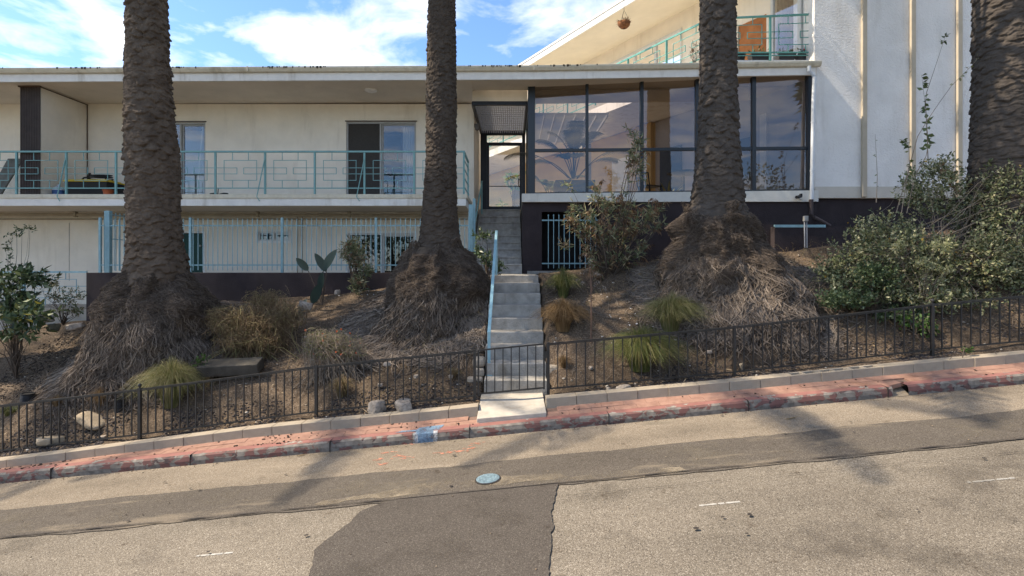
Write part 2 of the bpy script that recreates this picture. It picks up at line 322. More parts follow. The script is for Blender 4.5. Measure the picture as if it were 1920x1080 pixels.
# kerb: peeling red paint on worn concrete, blue and white spray mark on a part of its own
def kerbmat(name,red,under,cover):
    m=bpy.data.materials.new(name); m.use_nodes=True; t=m.node_tree; b=t.nodes['Principled BSDF']; b.inputs['Roughness'].default_value=.8; b.inputs['Specular IOR Level'].default_value=.25
    tc=t.nodes.new('ShaderNodeTexCoord')
    def nz(s,d,lo,hi,c0,c1,st=(1,1,1)):
        n=t.nodes.new('ShaderNodeTexNoise'); n.inputs['Scale'].default_value=s; n.inputs['Detail'].default_value=d; n.inputs['Roughness'].default_value=.6; n.inputs['Distortion'].default_value=.4
        mp=t.nodes.new('ShaderNodeMapping'); mp.inputs['Scale'].default_value=st; t.links.new(tc.outputs['Object'],mp.inputs[0]); t.links.new(mp.outputs[0],n.inputs[0])
        q=t.nodes.new('ShaderNodeValToRGB'); q.color_ramp.elements[0].position=lo; q.color_ramp.elements[1].position=hi; q.color_ramp.elements[0].color=(*c0,1); q.color_ramp.elements[1].color=(*c1,1); t.links.new(n.outputs[0],q.inputs[0]); return q.outputs[0]
    def mixc(f,a,c):
        mm=t.nodes.new('ShaderNodeMix'); mm.data_type='RGBA'; t.links.new(f,mm.inputs[0]); t.links.new(a,mm.inputs[6]); t.links.new(c,mm.inputs[7]); return mm.outputs[2]
    reds=nz(6,6,.3,.7,[c*.72 for c in red],red); und=nz(11,6,.35,.65,[c*.5 for c in under],under); dark=nz(14,4,.4,.6,(.06,.045,.045),(.12,.07,.06))
    mask=nz(5,9,cover,cover+.02,(0,0,0),(1,1,1),(1,1,1.6)); m2=nz(3,8,.56,.58,(0,0,0),(1,1,1),(1,1,2)); 
    a=mixc(m2,reds,dark) if name!='kerb_top_paint' else reds
    last=mixc(mask,a,und); t.links.new(last,b.inputs['Base Color'])
    bp=t.nodes.new('ShaderNodeBump'); bp.inputs['Strength'].default_value=.6; bp.inputs['Distance'].default_value=.01; t.links.new(mask,bp.inputs['Height']); bp.invert=True; t.links.new(bp.outputs[0],b.inputs['Normal'])
    return m
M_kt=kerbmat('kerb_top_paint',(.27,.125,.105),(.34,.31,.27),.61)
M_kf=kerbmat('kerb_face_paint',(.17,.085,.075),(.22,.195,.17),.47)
M_bluep=mat('blue_spray_paint',(.16,.33,.55),.8,.2,25,col2=(.12,.24,.42))
M_whitep=mat('white_spray_paint',(.66,.68,.70),.8,.2,25)

def decal(name,col,scale,lo,hi,rough=.9):
    m=bpy.data.materials.new(name); m.use_nodes=True; t=m.node_tree; b=t.nodes['Principled BSDF']; b.inputs['Roughness'].default_value=rough; b.inputs['Specular IOR Level'].default_value=.15
    tc=t.nodes.new('ShaderNodeTexCoord'); n=t.nodes.new('ShaderNodeTexNoise'); n.inputs['Scale'].default_value=scale; n.inputs['Detail'].default_value=10; n.inputs['Roughness'].default_value=.72; t.links.new(tc.outputs['Object'],n.inputs[0])
    q=t.nodes.new('ShaderNodeMapRange'); q.inputs[1].default_value=lo; q.inputs[2].default_value=hi; t.links.new(n.outputs[0],q.inputs[0]); t.links.new(q.outputs[0],b.inputs['Alpha'])
    n2=t.nodes.new('ShaderNodeTexNoise'); n2.inputs['Scale'].default_value=90; t.links.new(tc.outputs['Object'],n2.inputs[0]); r=t.nodes.new('ShaderNodeValToRGB'); r.color_ramp.elements[0].position=.3; r.color_ramp.elements[1].position=.7
    r.color_ramp.elements[0].color=(*[c*.6 for c in col],1); r.color_ramp.elements[1].color=(*[c*1.15 for c in col],1); t.links.new(n2.outputs[0],r.inputs[0]); t.links.new(r.outputs[0],b.inputs['Base Color']); return m
M_sandd=decal('sand_drift',(.25,.21,.155),1.6,.42,.66)
M_worn=decal('worn_asphalt',(.19,.165,.13),1.1,.50,.72)
M_oilhaze=decal('oil_haze',(.10,.087,.073),.9,.52,.9)
M_blued=decal('blue_spray',(.17,.25,.34),7,.30,.52); M_whited=decal('white_spray',(.50,.51,.52),9,.38,.58)
# ------------------------------------------------------------------ the street
def sheet(name,m,pts,eps,parent=None):
    b=MB(); b.poly([(x,y,road_z(x)+eps) for x,y in pts]); return b.build(name,m,parent)
kind(sheet('ground',mat('earth',(.16,.12,.085),.95,.2,2,.3,20),[(-60,-60),(60,-60),(60,40),(-60,40)],-.6),'structure')
kind(sheet('road',M_chip,[(-45,-5.5),(45,-5.5),(45,7.06),(-45,7.06)],0),'structure')
def wavy(pts,step=.12,amp=.03,f=2.2,seed=0,closed=True):
    out=[]
    for i in range(len(pts)-(0 if closed else 1)):
        a=Vector((*pts[i],0)); b=Vector((*pts[(i+1)%len(pts)],0)); n=max(1,int((b-a).length/step)); t=(b-a).normalized(); nn=Vector((-t.y,t.x,0))
        for k in range(n):
            p=a.lerp(b,k/n); d=(noise.noise(p*f+Vector((seed,3,1)))+.5*noise.noise(p*f*3.7+Vector((seed,9,1)))+.25*noise.noise(p*f*11))*amp; out.append((p.x+nn.x*d,p.y+nn.y*d))
    return out
kind(sheet('road_gutter_strip',M_chip2,wavy([(-16,6.03),(16,6.03),(16,7.03),(-16,7.03)],.3,.03,1),.004),'structure')
kind(sheet('road_asphalt_strip',M_asph,wavy([(-16,5.24),(16,5.24),(16,6.06),(-16,6.06)],.1,.05,1.1,5),.008),'structure')
kind(sheet('road_sand_drift',M_sandd,wavy([(-2.1,5.33),(-.9,5.36),(-.1,5.40),(.55,5.38),(.5,5.5),(-.1,5.58),(-.55,5.62),(-.9,5.60),(-1.5,5.48)],.06,.06,3,11),.012),'structure')
kind(sheet('road_sand_patch',M_sandd,wavy([(.5,5.28),(1.75,5.27),(1.7,5.40),(1.1,5.46),(.6,5.4)],.05,.05,3,12),.012),'structure')
kind(sheet('road_asphalt_patch',M_patch,wavy([(-1.62,2.0),(.22,2.0),(.27,3.9),(.34,4.6),(.45,5.29),(-.6,5.31),(-1.15,5.26),(-1.42,5.10),(-1.5,4.85),(-1.62,4.45),(-1.53,4.0)],.03,.04,2.6,2),.014),'structure')
kind(sheet('road_worn_areas',M_worn,wavy([(-15,5.3),(15,5.3),(15,6.0),(-15,6.0)],.3,.05,1,31),.0105),'structure')
kind(sheet('road_oil_haze',M_oilhaze,[(-14,2.0),(14,2.0),(14,5.2),(-14,5.2)],.0165),'structure')
# tar seams: thin wavy ribbons
def seam(x0,x1,y,wd,eps,seed):
    xs=np.arange(x0,x1,.06); b=MB()
    for i in range(len(xs)-1):
        def e(x): return y+.012*noise.noise(Vector((x*1.3,seed,0)))+.006*noise.noise(Vector((x*7,seed,0))),max(.002,wd*(.6+noise.noise(Vector((x*4,seed,5)))))
        (ya,wa),(yb,wb)=e(xs[i]),e(xs[i+1]); b.poly([(xs[i],ya-wa/2,road_z(xs[i])+eps),(xs[i+1],yb-wb/2,road_z(xs[i+1])+eps),(xs[i+1],yb+wb/2,road_z(xs[i+1])+eps),(xs[i],ya+wa/2,road_z(xs[i])+eps)])
    return b
kind(seam(-12,12,5.27,.022,.019,1).build('road_seam',M_tar),'structure')
kind(seam(.5,6,4.97,.006,.019,3).build('road_crack',M_tar),'structure')
# lane dashes, worn
for i,(x0,x1,y) in enumerate(((-2.68,-2.36,4.53),(1.60,1.95,4.56),(3.85,4.25,4.51))):
    b=MB()
    for k in range(26):
        a=x0+(x1-x0)*k/26; wv=.012+.006*noise.noise(Vector((a*30,i,0)))
        if noise.noise(Vector((a*45,i*7.,2)))<.28: b.poly([(a,y-wv+.1*(a-x0)*0,road_z(a)+.004),(a+.014,y-wv,road_z(a)+.004),(a+.014,y+wv,road_z(a)+.004),(a,y+wv,road_z(a)+.004)])
    kind(b.build('lane_dash',M_white),'structure')
# orange spray strokes near the kerb and dark drips, as flat paint on the road
def blot(name,m,c,rx,ry,eps,seed,n=18):
    b=MB(); pts=[]
    for k in range(n):
        a=2*math.pi*k/n; q=1+.25*noise.noise(Vector((math.cos(a)*1.5,math.sin(a)*1.5,seed))); x=c[0]+rx*q*math.cos(a); pts.append((x,c[1]+ry*q*math.sin(a),road_z(x)+eps))
    b.poly(pts); return b
sp=MB()
for (x,y) in ((712,862),(735,848),(748,856),(770,832),(778,826),(795,824),(812,818),(830,850),(850,848),(866,846),(880,842),(893,833),(722,870),(760,858)):
    d=2200/((y-500)+.097*(x-960)); X=PX(x,d)
    for k in range(9):
        bb=blot('x',None,(X+rng.normal()*.05,d+rng.normal()*.025),.022,.006,.0075,x+k); o=len(sp.v); sp.v+=bb.v; sp.f+=[tuple(i+o for i in f) for f in bb.f]
kind(sp.build('road_spray_marks',M_red_spray),'structure')
M_oil=mat('oil_spot',(.045,.038,.033),.7,.2,9)
oil=MB()
for i in range(22):
    X=rng.uniform(-4.5,5.5); Y=rng.uniform(3.7,6.9)
    if -1.7<X<.5 and Y<5.3: continue
    s=rng.uniform(.006,.018); bb=blot('x',None,(X,Y),s*1.3,s,.021,i); o=len(oil.v); oil.v+=bb.v; oil.f+=[tuple(k+o for k in f) for f in bb.f]
for x,y,s in ((1305,995,.018),(1400,1005,.012),(1405,968,.011)):
    d=2200/((y-500)+.097*(x-960)); bb=blot('x',None,(PX(x,d),d),s*1.3,s,.021,x); o=len(oil.v); oil.v+=bb.v; oil.f+=[tuple(k+o for k in f) for f in bb.f]
kind(oil.build('road_oil_spots',M_oil),'structure')
# valve cover
vc=empty('valve_cover','round pale blue iron utility cover set in the road by the dark patch','utility cover',(-.25,5.55,road_z(-.25)+.012))
tilt=math.atan(SL)
b=MB(); b.lathe([(0,.122),(.012,.122),(.014,.115),(.014,.0)],n=32,cap=False); lid=b.build('lid',mat('blue_painted_iron',(.17,.24,.27),.6,.25,40,.3,60,col2=(.09,.13,.16)),vc)
b=MB()
for i in range(-7,8):
    for j in range(-7,8):
        if i*i+j*j<46: b.box(i*.0155-.0045,i*.0155+.0045,j*.0155-.0045,j*.0155+.0045,.0135,.019)
b.build('studs',mat('worn_blue_studs',(.30,.41,.45),.6,.25,40),lid)
b=MB(); b.lathe([(-.01,.136),(.006,.136),(.008,.124),(-.01,.124)],n=32,cap=False); b.build('rim',M_tar,vc)
vc.rotation_euler=(0,-tilt,0)

# kerb, brick strip, edging
b=MB(); xs=np.arange(-16,18.01,.1)
kb=[];
def kerbprof(x):
    j=.004*noise.noise(Vector((x*3,0,0)))+.012*noise.noise(Vector((x*.7,5,0)))
    c=.03*max(0,1-abs(x-2.75)/.0001)
    z=road_z(x)
    return [(7.0+j,z-.02),(6.995+j,z+.06),(7.005+j,z+.115),(7.03+j,z+.137)],[(7.03+j,z+.137),(7.15,z+.143),(7.17,z+.12)]
def strips(b,fn,which,xs,skip=None):
    for i in range(len(xs)-1):
        if skip and skip((xs[i]+xs[i+1])/2): continue
        p=fn(xs[i])[which]; q=fn(xs[i+1])[which]
        for k in range(len(p)-1): b.poly([(xs[i],*p[k]),(xs[i+1],*q[k]),(xs[i+1],*q[k+1]),(xs[i],*p[k+1])])
gap=lambda x: 4.95<x<5.17     # one kerb end is broken away, leaving a notch
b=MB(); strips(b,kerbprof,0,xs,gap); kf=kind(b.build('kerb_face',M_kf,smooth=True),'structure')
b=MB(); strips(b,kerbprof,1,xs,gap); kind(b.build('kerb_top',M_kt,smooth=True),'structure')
b=MB()
for x in np.arange(-15.2,17,1.83): b.box(x-.004,x+.004,6.988,7.16,road_z(x)+.005,road_z(x)+.1425)
kind(b.build('kerb_joints',M_tar),'structure')
b=MB(); x0=PX(778,7.0); x1=PX(812,7.0)
for a in np.arange(x0,x1,.02):
    p=kerbprof(a); q=kerbprof(a+.02)
    for s_ in (0,1):
        for k in range(len(p[s_])-(1 if s_==0 else 2)):
            b.poly([(a,p[s_][k][0]-.003,p[s_][k][1]+.003),(a+.02,q[s_][k][0]-.003,q[s_][k][1]+.003),(a+.02,q[s_][k+1][0]-.003,q[s_][k+1][1]+.003),(a,p[s_][k+1][0]-.003,p[s_][k+1][1]+.003)])
kind(b.build('kerb_blue_mark',M_blued),'structure')
b=MB()
for x in (x0-.02,x1):
    for a in np.arange(x,x+.05,.02):
        p=kerbprof(a); q=kerbprof(a+.02)
        for k in range(3): b.poly([(a,p[0][k][0]-.005,p[0][k][1]+.003),(a+.02,q[0][k][0]-.005,q[0][k][1]+.003),(a+.02,q[0][k+1][0]-.005,q[0][k+1][1]+.003),(a,p[0][k+1][0]-.005,p[0][k+1][1]+.003)])
kind(b.build('kerb_white_mark',M_whited),'structure')
b=MB(); b.poly([(x0-.28,7.08,road_z(x0-.28)+.146),(x0,7.06,road_z(x0)+.146),(x0,7.12,road_z(x0)+.147),(x0-.2,7.14,road_z(x0-.2)+.147)]); b.poly([(x0,7.04,road_z(x0)+.143),(x1+.08,7.04,road_z(x1+.08)+.143),(x1+.12,7.22,road_z(x1+.1)+.153),(x0+.02,7.2,road_z(x0)+.153)]); kind(b.build('kerb_top_mark',M_blued),'structure')
# brick strip: individual brick relief in one mesh
def bz(x,y): return np.interp(y,[7.15,BY+.05],[road_z(x)+.142,block_z(x)+.01])
b=MB()
for x in np.arange(-16,18,.305):
    for r_,(ya,yb) in enumerate(((7.155,7.28),(7.285,7.45))):
        xa=x+(.15 if r_ else 0); xb=xa+.303
        if -.47<(xa+xb)/2<.47: continue
        if 4.95<xa<5.2 and r_==0: continue
        e=rng.uniform(-.003,.003); h=[bz(xa,ya)+e,bz(xb,ya)+e,bz(xb,yb)+e,bz(xa,yb)+e]
        b.hexa([(xa+.001,ya,h[0]-.05),(xb-.001,ya,h[1]-.05),(xb-.001,yb,h[2]-.05),(xa+.001,yb,h[3]-.05),(xa+.001,ya,h[0]),(xb-.001,ya,h[1]),(xb-.001,yb,h[2]),(xa+.001,yb,h[3])])
kind(b.build('brick_pavement',M_brick),'structure')
b=MB(); strips(b,lambda x:[[(7.1,road_z(x)+.11),(7.5,bz(x,7.45)-.006)]],0,xs); kind(b.build('pavement_bed',mat('grout',(.17,.11,.085),.95)),'structure')
b=MB(); b.poly([(4.9,6.99,road_z(4.9)+.01),(5.22,6.99,road_z(5.2)+.01),(5.22,7.2,road_z(5.2)+.10),(4.9,7.2,road_z(4.9)+.10)]); kind(b.build('kerb_gap_soil',M_sand),'structure')
# loose brick beside the broken kerb
b=MB(); b.box(-.11,.11,-.05,.05,-.03,.03); o=b.build('loose_brick',M_brick,bevel=.004); o.location=(5.06,7.12,road_z(5.06)+.125); o.rotation_euler=(R(4),-tilt-R(5),R(9)); tag(o,'loose red brick lying in the gap of the broken kerb','brick')
# edging blocks
gl=[[-.47,-.02]]
def blk(x0,x1,lab,grp,open_=False):
    z0=float(block_z(x0)); z1=float(block_z(x1)); h=.128; ya,yb=BY,BY+.19; j=rng.uniform(-.006,.006)
    cx=(x0+x1)/2; zb_=float(block_z(cx)); b=MB()
    P=lambda x,y,z:(x-cx,y-BY,z-zb_)
    if not open_:
        b.hexa([P(x0,ya+j,z0-.05),P(x1,ya+j,z1-.05),P(x1,yb,z1-.05),P(x0,yb,z0-.05),P(x0,ya+j,z0+h),P(x1,ya+j,z1+h),P(x1,yb,z1+h),P(x0,yb,z0+h)])
    else:
        zz=lambda x:z0+(z1-z0)*(x-x0)/(x1-x0)
        for a,c,p,q in ((x0,x1,ya+j,ya+.035),(x0,x1,yb-.035,yb),(x0,x0+.035,ya+.035,yb-.035),(x1-.035,x1,ya+.035,yb-.035),(cx-.018,cx+.018,ya+.035,yb-.035)):
            b.hexa([P(a,p,zz(a)-.05),P(c,p,zz(c)-.05),P(c,q,zz(c)-.05),P(a,q,zz(a)-.05),P(a,p,zz(a)+h),P(c,p,zz(c)+h),P(c,q,zz(c)+h),P(a,q,zz(a)+h)])
    o=b.build('concrete_block',M_block,bevel=.006); o.location=(cx,BY,zb_); tag(o,lab,'block',grp)
ORD=['','first','second','third','fourth','fifth','sixth','seventh','eighth','ninth','tenth','eleventh','twelfth','thirteenth','fourteenth','fifteenth','sixteenth','seventeenth','eighteenth','nineteenth','twentieth','twenty-first','twenty-second','twenty-third']
X=-.47-.004; k=0
while X>-9.3: k+=1; blk(X-.405,X,'beige edging block, %s counting leftwards from the stone walkway'%ORD[k],'edging blocks left of the walkway'); X-=.41
X=.475
k=0
while X<8.6:
    blk(X,X+.42,('hollow open cored edging block' if 8<=k<=10 else 'solid beige edging block')+', %s counting rightwards from the stone walkway'%ORD[k+1],'hollow edging blocks right of the walkway' if 8<=k<=10 else 'solid edging blocks right of the walkway',8<=k<=10); X+=.426; k+=1
# walkway slab
b=MB(); b.hexa([(-.475,7.18,-2.12),(.465,7.18,-2.1),(.46,8.05,-1.97),(-.46,8.05,-1.97),(-.475,7.18,-2.045),(.465,7.18,-1.965),(.46,8.05,-1.885),(-.46,8.05,-1.90)])
kind(b.build('walkway_slab',M_slab,bevel=.008),'structure')

# ------------------------------------------------------------------ planting bed terrain
xs_=np.arange(-15,16.01,.055); ys_=np.concatenate([np.arange(BY+.15,12.9,.055)])
GX,GY=np.meshgrid(xs_,ys_); GZ=ground(GX,GY)
# gentle lip behind the edging
GZ=np.where(GY<7.75,np.minimum(GZ,np.interp(GY,[BY+.15,7.75],[0,1])*GZ+(1-np.interp(GY,[BY+.15,7.75],[0,1]))*(block_z(GX)+.09)),GZ)
idx=np.arange(GX.size).reshape(GX.shape); F=np.stack([idx[:-1,:-1],idx[:-1,1:],idx[1:,1:],idx[1:,:-1]],-1).reshape(-1,4)
cx=(GX[:-1,:-1]+GX[1:,1:])/2; cy=(GY[:-1,:-1]+GY[1:,1:])/2
keep=~((np.abs(cx)<.44)&(cy<8.02)).reshape(-1)
kind(npmesh('dirt_slope',np.stack([GX,GY,GZ],-1).reshape(-1,3),F[keep],M_dirt,smooth=True),'structure')

# ------------------------------------------------------------------ stairs
st=empty('staircase','weathered grey concrete stairs climbing from the low gate to the glass entry door','stairs',(.05,8,-1.9))
b=MB(); d_prev=8.0; z_prev=-2.3
for i,(z,d) in enumerate(LOW):
    nx=LOW[i+1][1] if i+1<len(LOW) else 12.62
    e=.012*math.sin(i*2.1); b.box(-.42+e,.53+e*.5,d,nx+.02,-2.6 if i<3 else z-.7,z)
o=b.build('lower_flight',M_conc,bevel=.012); put(o,st)
b=MB()
for i,(z,d) in enumerate(UP):
    nx=UP[i+1][1] if i+1<len(UP) else 16.4
    b.box(-.95,.235,d+.025,nx,z-.8,z-.036); b.box(-.95,.235,d,nx+.024,z-.035,z)
o=b.build('upper_flight',M_cupper,bevel=.006); put(o,st)
hr=MB(); hr.bar((-.36,8.36,-1.70),(-.36,8.36,-1.03),.045,.03,up=(0,1,0)); hr.bar((-.36,8.35,-1.04),(-.31,10.62,.71),.05,.03); hr.bar((-.31,10.58,-.17),(-.31,10.58,.69),.045,.03,up=(0,1,0)); hr.box(-.41,-.31,8.31,8.41,-1.70,-1.69)
put(hr.build('handrail',M_tealb),st)
hr=MB(); hr.bar((-.93,13.1,.95),(-.86,15.3,2.45),.04,.03); hr.bar((-.93,13.15,.1),(-.93,13.15,.96),.04,.03,up=(0,1,0)); hr.bar((-.86,15.2,1.5),(-.86,15.2,2.4),.04,.03,up=(0,1,0)); hr.bar((-.93,13.1,.95),(-.93,13.02,.86),.04,.03)
put(hr.build('upper_handrail',M_teal),st)
# ------------------------------------------------------------------ buildings
def wall_open(b,x0,x1,z0,z1,y,th,ops):
    """frontal wall at depth y (front face), thickness th, with rectangular openings [(xa,xb,za,zb)]"""
    xs=sorted({x0,x1,*[v for o in ops for v in o[:2]]}); zs=sorted({z0,z1,*[v for o in ops for v in o[2:]]})
    for yy in (y,y+th):
        for i in range(len(xs)-1):
            for j in range(len(zs)-1):
                cx=(xs[i]+xs[i+1])/2; cz=(zs[j]+zs[j+1])/2
                if any(o[0]<cx<o[1] and o[2]<cz<o[3] for o in ops): continue
                b.poly([(xs[i],yy,zs[j]),(xs[i+1],yy,zs[j]),(xs[i+1],yy,zs[j+1]),(xs[i],yy,zs[j+1])])
    for xa,xb,za,zb in ops+[(x0,x1,z0,z1)]:
        b.poly([(xa,y,za),(xa,y+th,za),(xa,y+th,zb),(xa,y,zb)]); b.poly([(xb,y,za),(xb,y+th,za),(xb,y+th,zb),(xb,y,zb)])
        b.poly([(xa,y,za),(xb,y,za),(xb,y+th,za),(xa,y+th,za)]); b.poly([(xa,y,zb),(xb,y,zb),(xb,y+th,zb),(xa,y+th,zb)])
    return b
FL=1.69; CE=4.27; WD=14.0
LW=empty('apartment_building','long cream two storey apartment wing with a balcony and deep flat roof','building',(-8,14,-1.2))
LS=-.13-.02
ops=[(PX(649,WD),PX(780,WD),FL-.05,PZ(228,WD)),(PX(300,WD),PX(385,WD),FL-.05,PZ(229,WD)),
     (PX(483,WD),PX(543,WD),PZ(452,WD),PZ(434,WD)),(PX(652,WD),PX(778,WD),-.35,PZ(437,WD)),(PX(330,WD),PX(381,WD),-.35,PZ(437,WD))]
b=MB(); wall_open(b,-24,-1.0,-1.6,CE,WD,.2,ops)
b.box(-1.2,-1.0,WD+.2,17.0,-1.6,CE)     # return wall beside the stairs
put(b.build('wall',M_stucco),LW)
b=MB()
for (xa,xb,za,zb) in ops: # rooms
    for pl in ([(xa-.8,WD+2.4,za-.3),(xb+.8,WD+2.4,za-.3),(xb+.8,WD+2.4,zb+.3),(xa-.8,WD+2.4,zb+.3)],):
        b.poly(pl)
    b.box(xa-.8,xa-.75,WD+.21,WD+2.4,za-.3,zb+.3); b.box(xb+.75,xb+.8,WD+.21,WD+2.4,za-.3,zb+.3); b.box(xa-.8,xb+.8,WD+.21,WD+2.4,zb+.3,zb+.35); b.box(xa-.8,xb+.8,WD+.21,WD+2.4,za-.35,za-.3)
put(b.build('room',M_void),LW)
# roof slab, soffit, fascia, gutter (they rise slightly to the right, out of level)
def rz(x): return .0048*(x+11.7)+ (.011*(x-.5) if x>.5 else 0)
def ramp(b,x0,x1,ya,yb,za,zb,n=14,fn=rz):
    for i in range(n):
        a=x0+(x1-x0)*i/n; c=x0+(x1-x0)*(i+1)/n; e=1e-4
        b.hexa([(a+e,ya,za+fn(a)),(c-e,ya,za+fn(c)),(c-e,yb,za+fn(c)),(a+e,yb,za+fn(a)),(a+e,ya,zb+fn(a)),(c-e,ya,zb+fn(c)),(c-e,yb,zb+fn(c)),(a+e,yb,zb+fn(a))])
def ramp1(b,x0,x1,ya,yb,za,zb,fn=rz):
    xs=[x0]+[x for x in (.5,) if x0<x<x1]+[x1]
    for a,c in zip(xs[:-1],xs[1:]):
        b.hexa([(a,ya,za+fn(a)),(c,ya,za+fn(c)),(c,yb,za+fn(c)),(a,yb,za+fn(a)),(a,ya,zb+fn(a)),(c,ya,zb+fn(c)),(c,yb,zb+fn(c)),(a,yb,zb+fn(a))])
b=MB(); ramp1(b,-24,-.95,12.26,17.2,CE-.0,CE+.22); put(b.build('roof',M_soffit),LW)
RX=6.95
b=MB(); ramp1(b,-24,RX,12.2,12.255,4.228,4.40); put(b.build('fascia',M_trim),LW)
# gutter: K profile along the eave
b=MB(); prof=[(12.19,4.40),(12.13,4.41),(12.09,4.47),(12.085,4.505),(12.105,4.515),(12.11,4.50),(12.2,4.50)]
for a,c in ((-24,-18),(-17.995,-12),(-11.995,-6),(-5.995,.5),(.5,RX+.08)):
    for k in range(len(prof)-1):
        p,q=prof[k],prof[k+1]; b.poly([(a,p[0],p[1]+rz(a)),(c,p[0],p[1]+rz(c)),(c,q[0],q[1]+rz(c)),(a,q[0],q[1]+rz(a))])
b.poly([(RX+.08,p[0],p[1]+rz(RX)) for p in prof])
for a in (-18,-12,-6,.5): b.box(a-.012,a+.012,12.08,12.2,4.405+rz(a),4.518+rz(a))
put(b.build('gutter',M_gutter),LW)
b=MB(); ramp1(b,-24,RX,12.2,12.6,4.52,4.55); put(b.build('drip_edge',mat('grey_flashing',(.16,.15,.14),.6)),LW)
# leaves and grit gathered on the gutter lip
b=MB()
for i in range(120):
    cl=random.choice([-9.8,-7.6,-5.2,-4.4,-1.5,1.2,-11.9,-.1]); x=cl+random.gauss(0,.28); s=random.uniform(.006,.016)
    b.box(x-s,x+s,12.08,12.12,4.50+rz(x)-s*.6-random.random()*.03,4.512+rz(x)+s*.4*random.random())
kind(b.build('gutter_debris',mat('dry_debris',(.05,.04,.03),.95)),'stuff')
# balcony
bl=MB(); bl.box(-24,-1.08,12.5,WD,1.43,FL-.002); put(bl.build('balcony_slab',M_trim),LW)
bl=MB(); bl.box(-24,-1.055,12.47,12.52,FL-.085,FL+.005); bl.box(-1.075,-1.05,12.52,WD,FL-.085,FL+.005); put(bl.build('balcony_edge',M_gutter),LW)
b=MB(); b.box(-24,-1.1,12.56,WD-.01,1.424,1.4295); put(b.build('balcony_underside',M_soffit),LW)
b=MB(); b.tube([(-24,13.75,1.33),(-12,13.75,1.34),(-4,13.75,1.33),(-1.15,13.75,1.33)],.038,8); b.tube([(-24,13.9,1.24),(-1.15,13.9,1.24)],.02,6)
for x in np.arange(-23,-1.3,2.35): b.box(x-.03,x+.03,13.70,13.8,1.28,1.42)
b.tube([(PX(557,13.9),13.93,1.3),(PX(557,13.9),13.93,-.4)],.014,6); b.tube([(PX(566,13.9),13.93,1.3),(PX(566,13.9),13.93,-.4)],.014,6)
put(b.build('conduit_pipe',mat('painted_pipe',(.36,.30,.215),.7)),LW)
# partition with corrugated front
b=MB(); b.box(-11.62,-11.14,12.62,WD,FL,CE+.02); put(b.build('partition_wall',M_stucco),LW)
b=MB(); x=-11.62; zf=PZ(160,12.6)
pts=[]
for i in range(49): pts.append((x+i*.01,12.585+.016*math.cos(i*2*math.pi/6)))
for i in range(48): b.poly([(pts[i][0],pts[i][1],FL),(pts[i+1][0],pts[i+1][1],FL),(pts[i+1][0],pts[i+1][1],CE),(pts[i][0],pts[i][1],CE)])
put(b.build('corrugated_panel',M_corr),LW)
b=MB(); b.bar((-11.125,12.62,CE-.03),(-11.125,13.98,CE-.03),.02); b.bar((-11.125,13.97,CE-.03),(-11.125,13.97,FL),.015,up=(0,1,0)); b.box(-11.64,-11.12,12.56,12.61,CE-.035,CE-.005); put(b.build('partition_cable',mat('rusty_cable',(.10,.065,.045),.8)),LW)
def sliding(parent,o,y,fm,split=.5,glassR=M_glass2,curtain=None,bars=()):
    xa,xb,za,zb=o; w=MB(); f=.045
    w.box(xa,xb,y+.03,y+.12,zb-f,zb); w.box(xa,xa+f,y+.03,y+.12,za,zb-f); w.box(xb-f,xb,y+.03,y+.12,za,zb-f); w.box(xa+f,xb-f,y+.03,y+.12,za,za+f)
    m=xa+(xb-xa)*split; w.box(m-.045,m-.001,y+.04,y+.08,za+f,zb-f); w.box(m+.001,m+.045,y+.085,y+.115,za+f,zb-f)
    w.box(m+.045,xb-f,y+.085,y+.11,zb-f-.04,zb-f); w.box(m+.045,xb-f,y+.085,y+.11,za+f,za+f+.06)
    fr=put(w.build('window_frame',fm),parent)
    p=MB(); p.box(xa+f,m-.045,y+.06,y+.066,za+f,zb-f); o1=p.build('pane',glassR); o1.parent=fr
    p=MB(); p.box(m+.045,xb-f,y+.10,y+.106,za+f+.06,zb-f-.04); o2=p.build('pane',M_glassd if glassR is M_glassd else M_glass2); o2.parent=fr
    if curtain:
        c=MB(); ca,cb=curtain; n=24; zz=(za+.03,zb-.05)
        for i in range(n):
            u=ca+(cb-ca)*i/n; v=ca+(cb-ca)*(i+1)/n; ya=y+.22+.02*math.sin(i*1.9); yb=y+.22+.02*math.sin((i+1)*1.9); c.poly([(u,ya,zz[0]),(v,yb,zz[0]),(v,yb,zz[1]),(u,ya,zz[1])])
        oc=c.build('curtain',M_curt); oc.parent=fr
    return fr
M_screen=mat('insect_screen',(.055,.05,.045),.9,.1,30)
fr=sliding(LW,ops[0],WD,M_alu,.5,M_glass2,(PX(752,WD),PX(778,WD)))
p=MB(); p.box(ops[0][0]+.05,(ops[0][0]+ops[0][1])/2-.05,WD+.05,WD+.052,ops[0][2]+.05,ops[0][3]-.05); o=p.build('screen',M_screen); o.parent=fr
fr=sliding(LW,ops[1],WD,M_alu,.45,M_glass2,(PX(372,WD),PX(384,WD)))
p=MB(); p.bar((PX(367,14.1),WD+.16,FL),(PX(378,14.1),WD+.16,PZ(235,14.1)),.035,.03,up=(0,1,0)); o=p.build('security_bar',M_wframe); o.parent=fr
p=MB(); p.box(ops[1][0]+.3,ops[1][1]-.14,WD+.6,WD+.62,FL,PZ(240,14.3)); o=p.build('curtain',M_curt); o.parent=fr
sliding(LW,ops[2],WD,M_wframe,.5,M_glassd)
sliding(LW,ops[3],WD,M_wframe,.51,M_glassd)
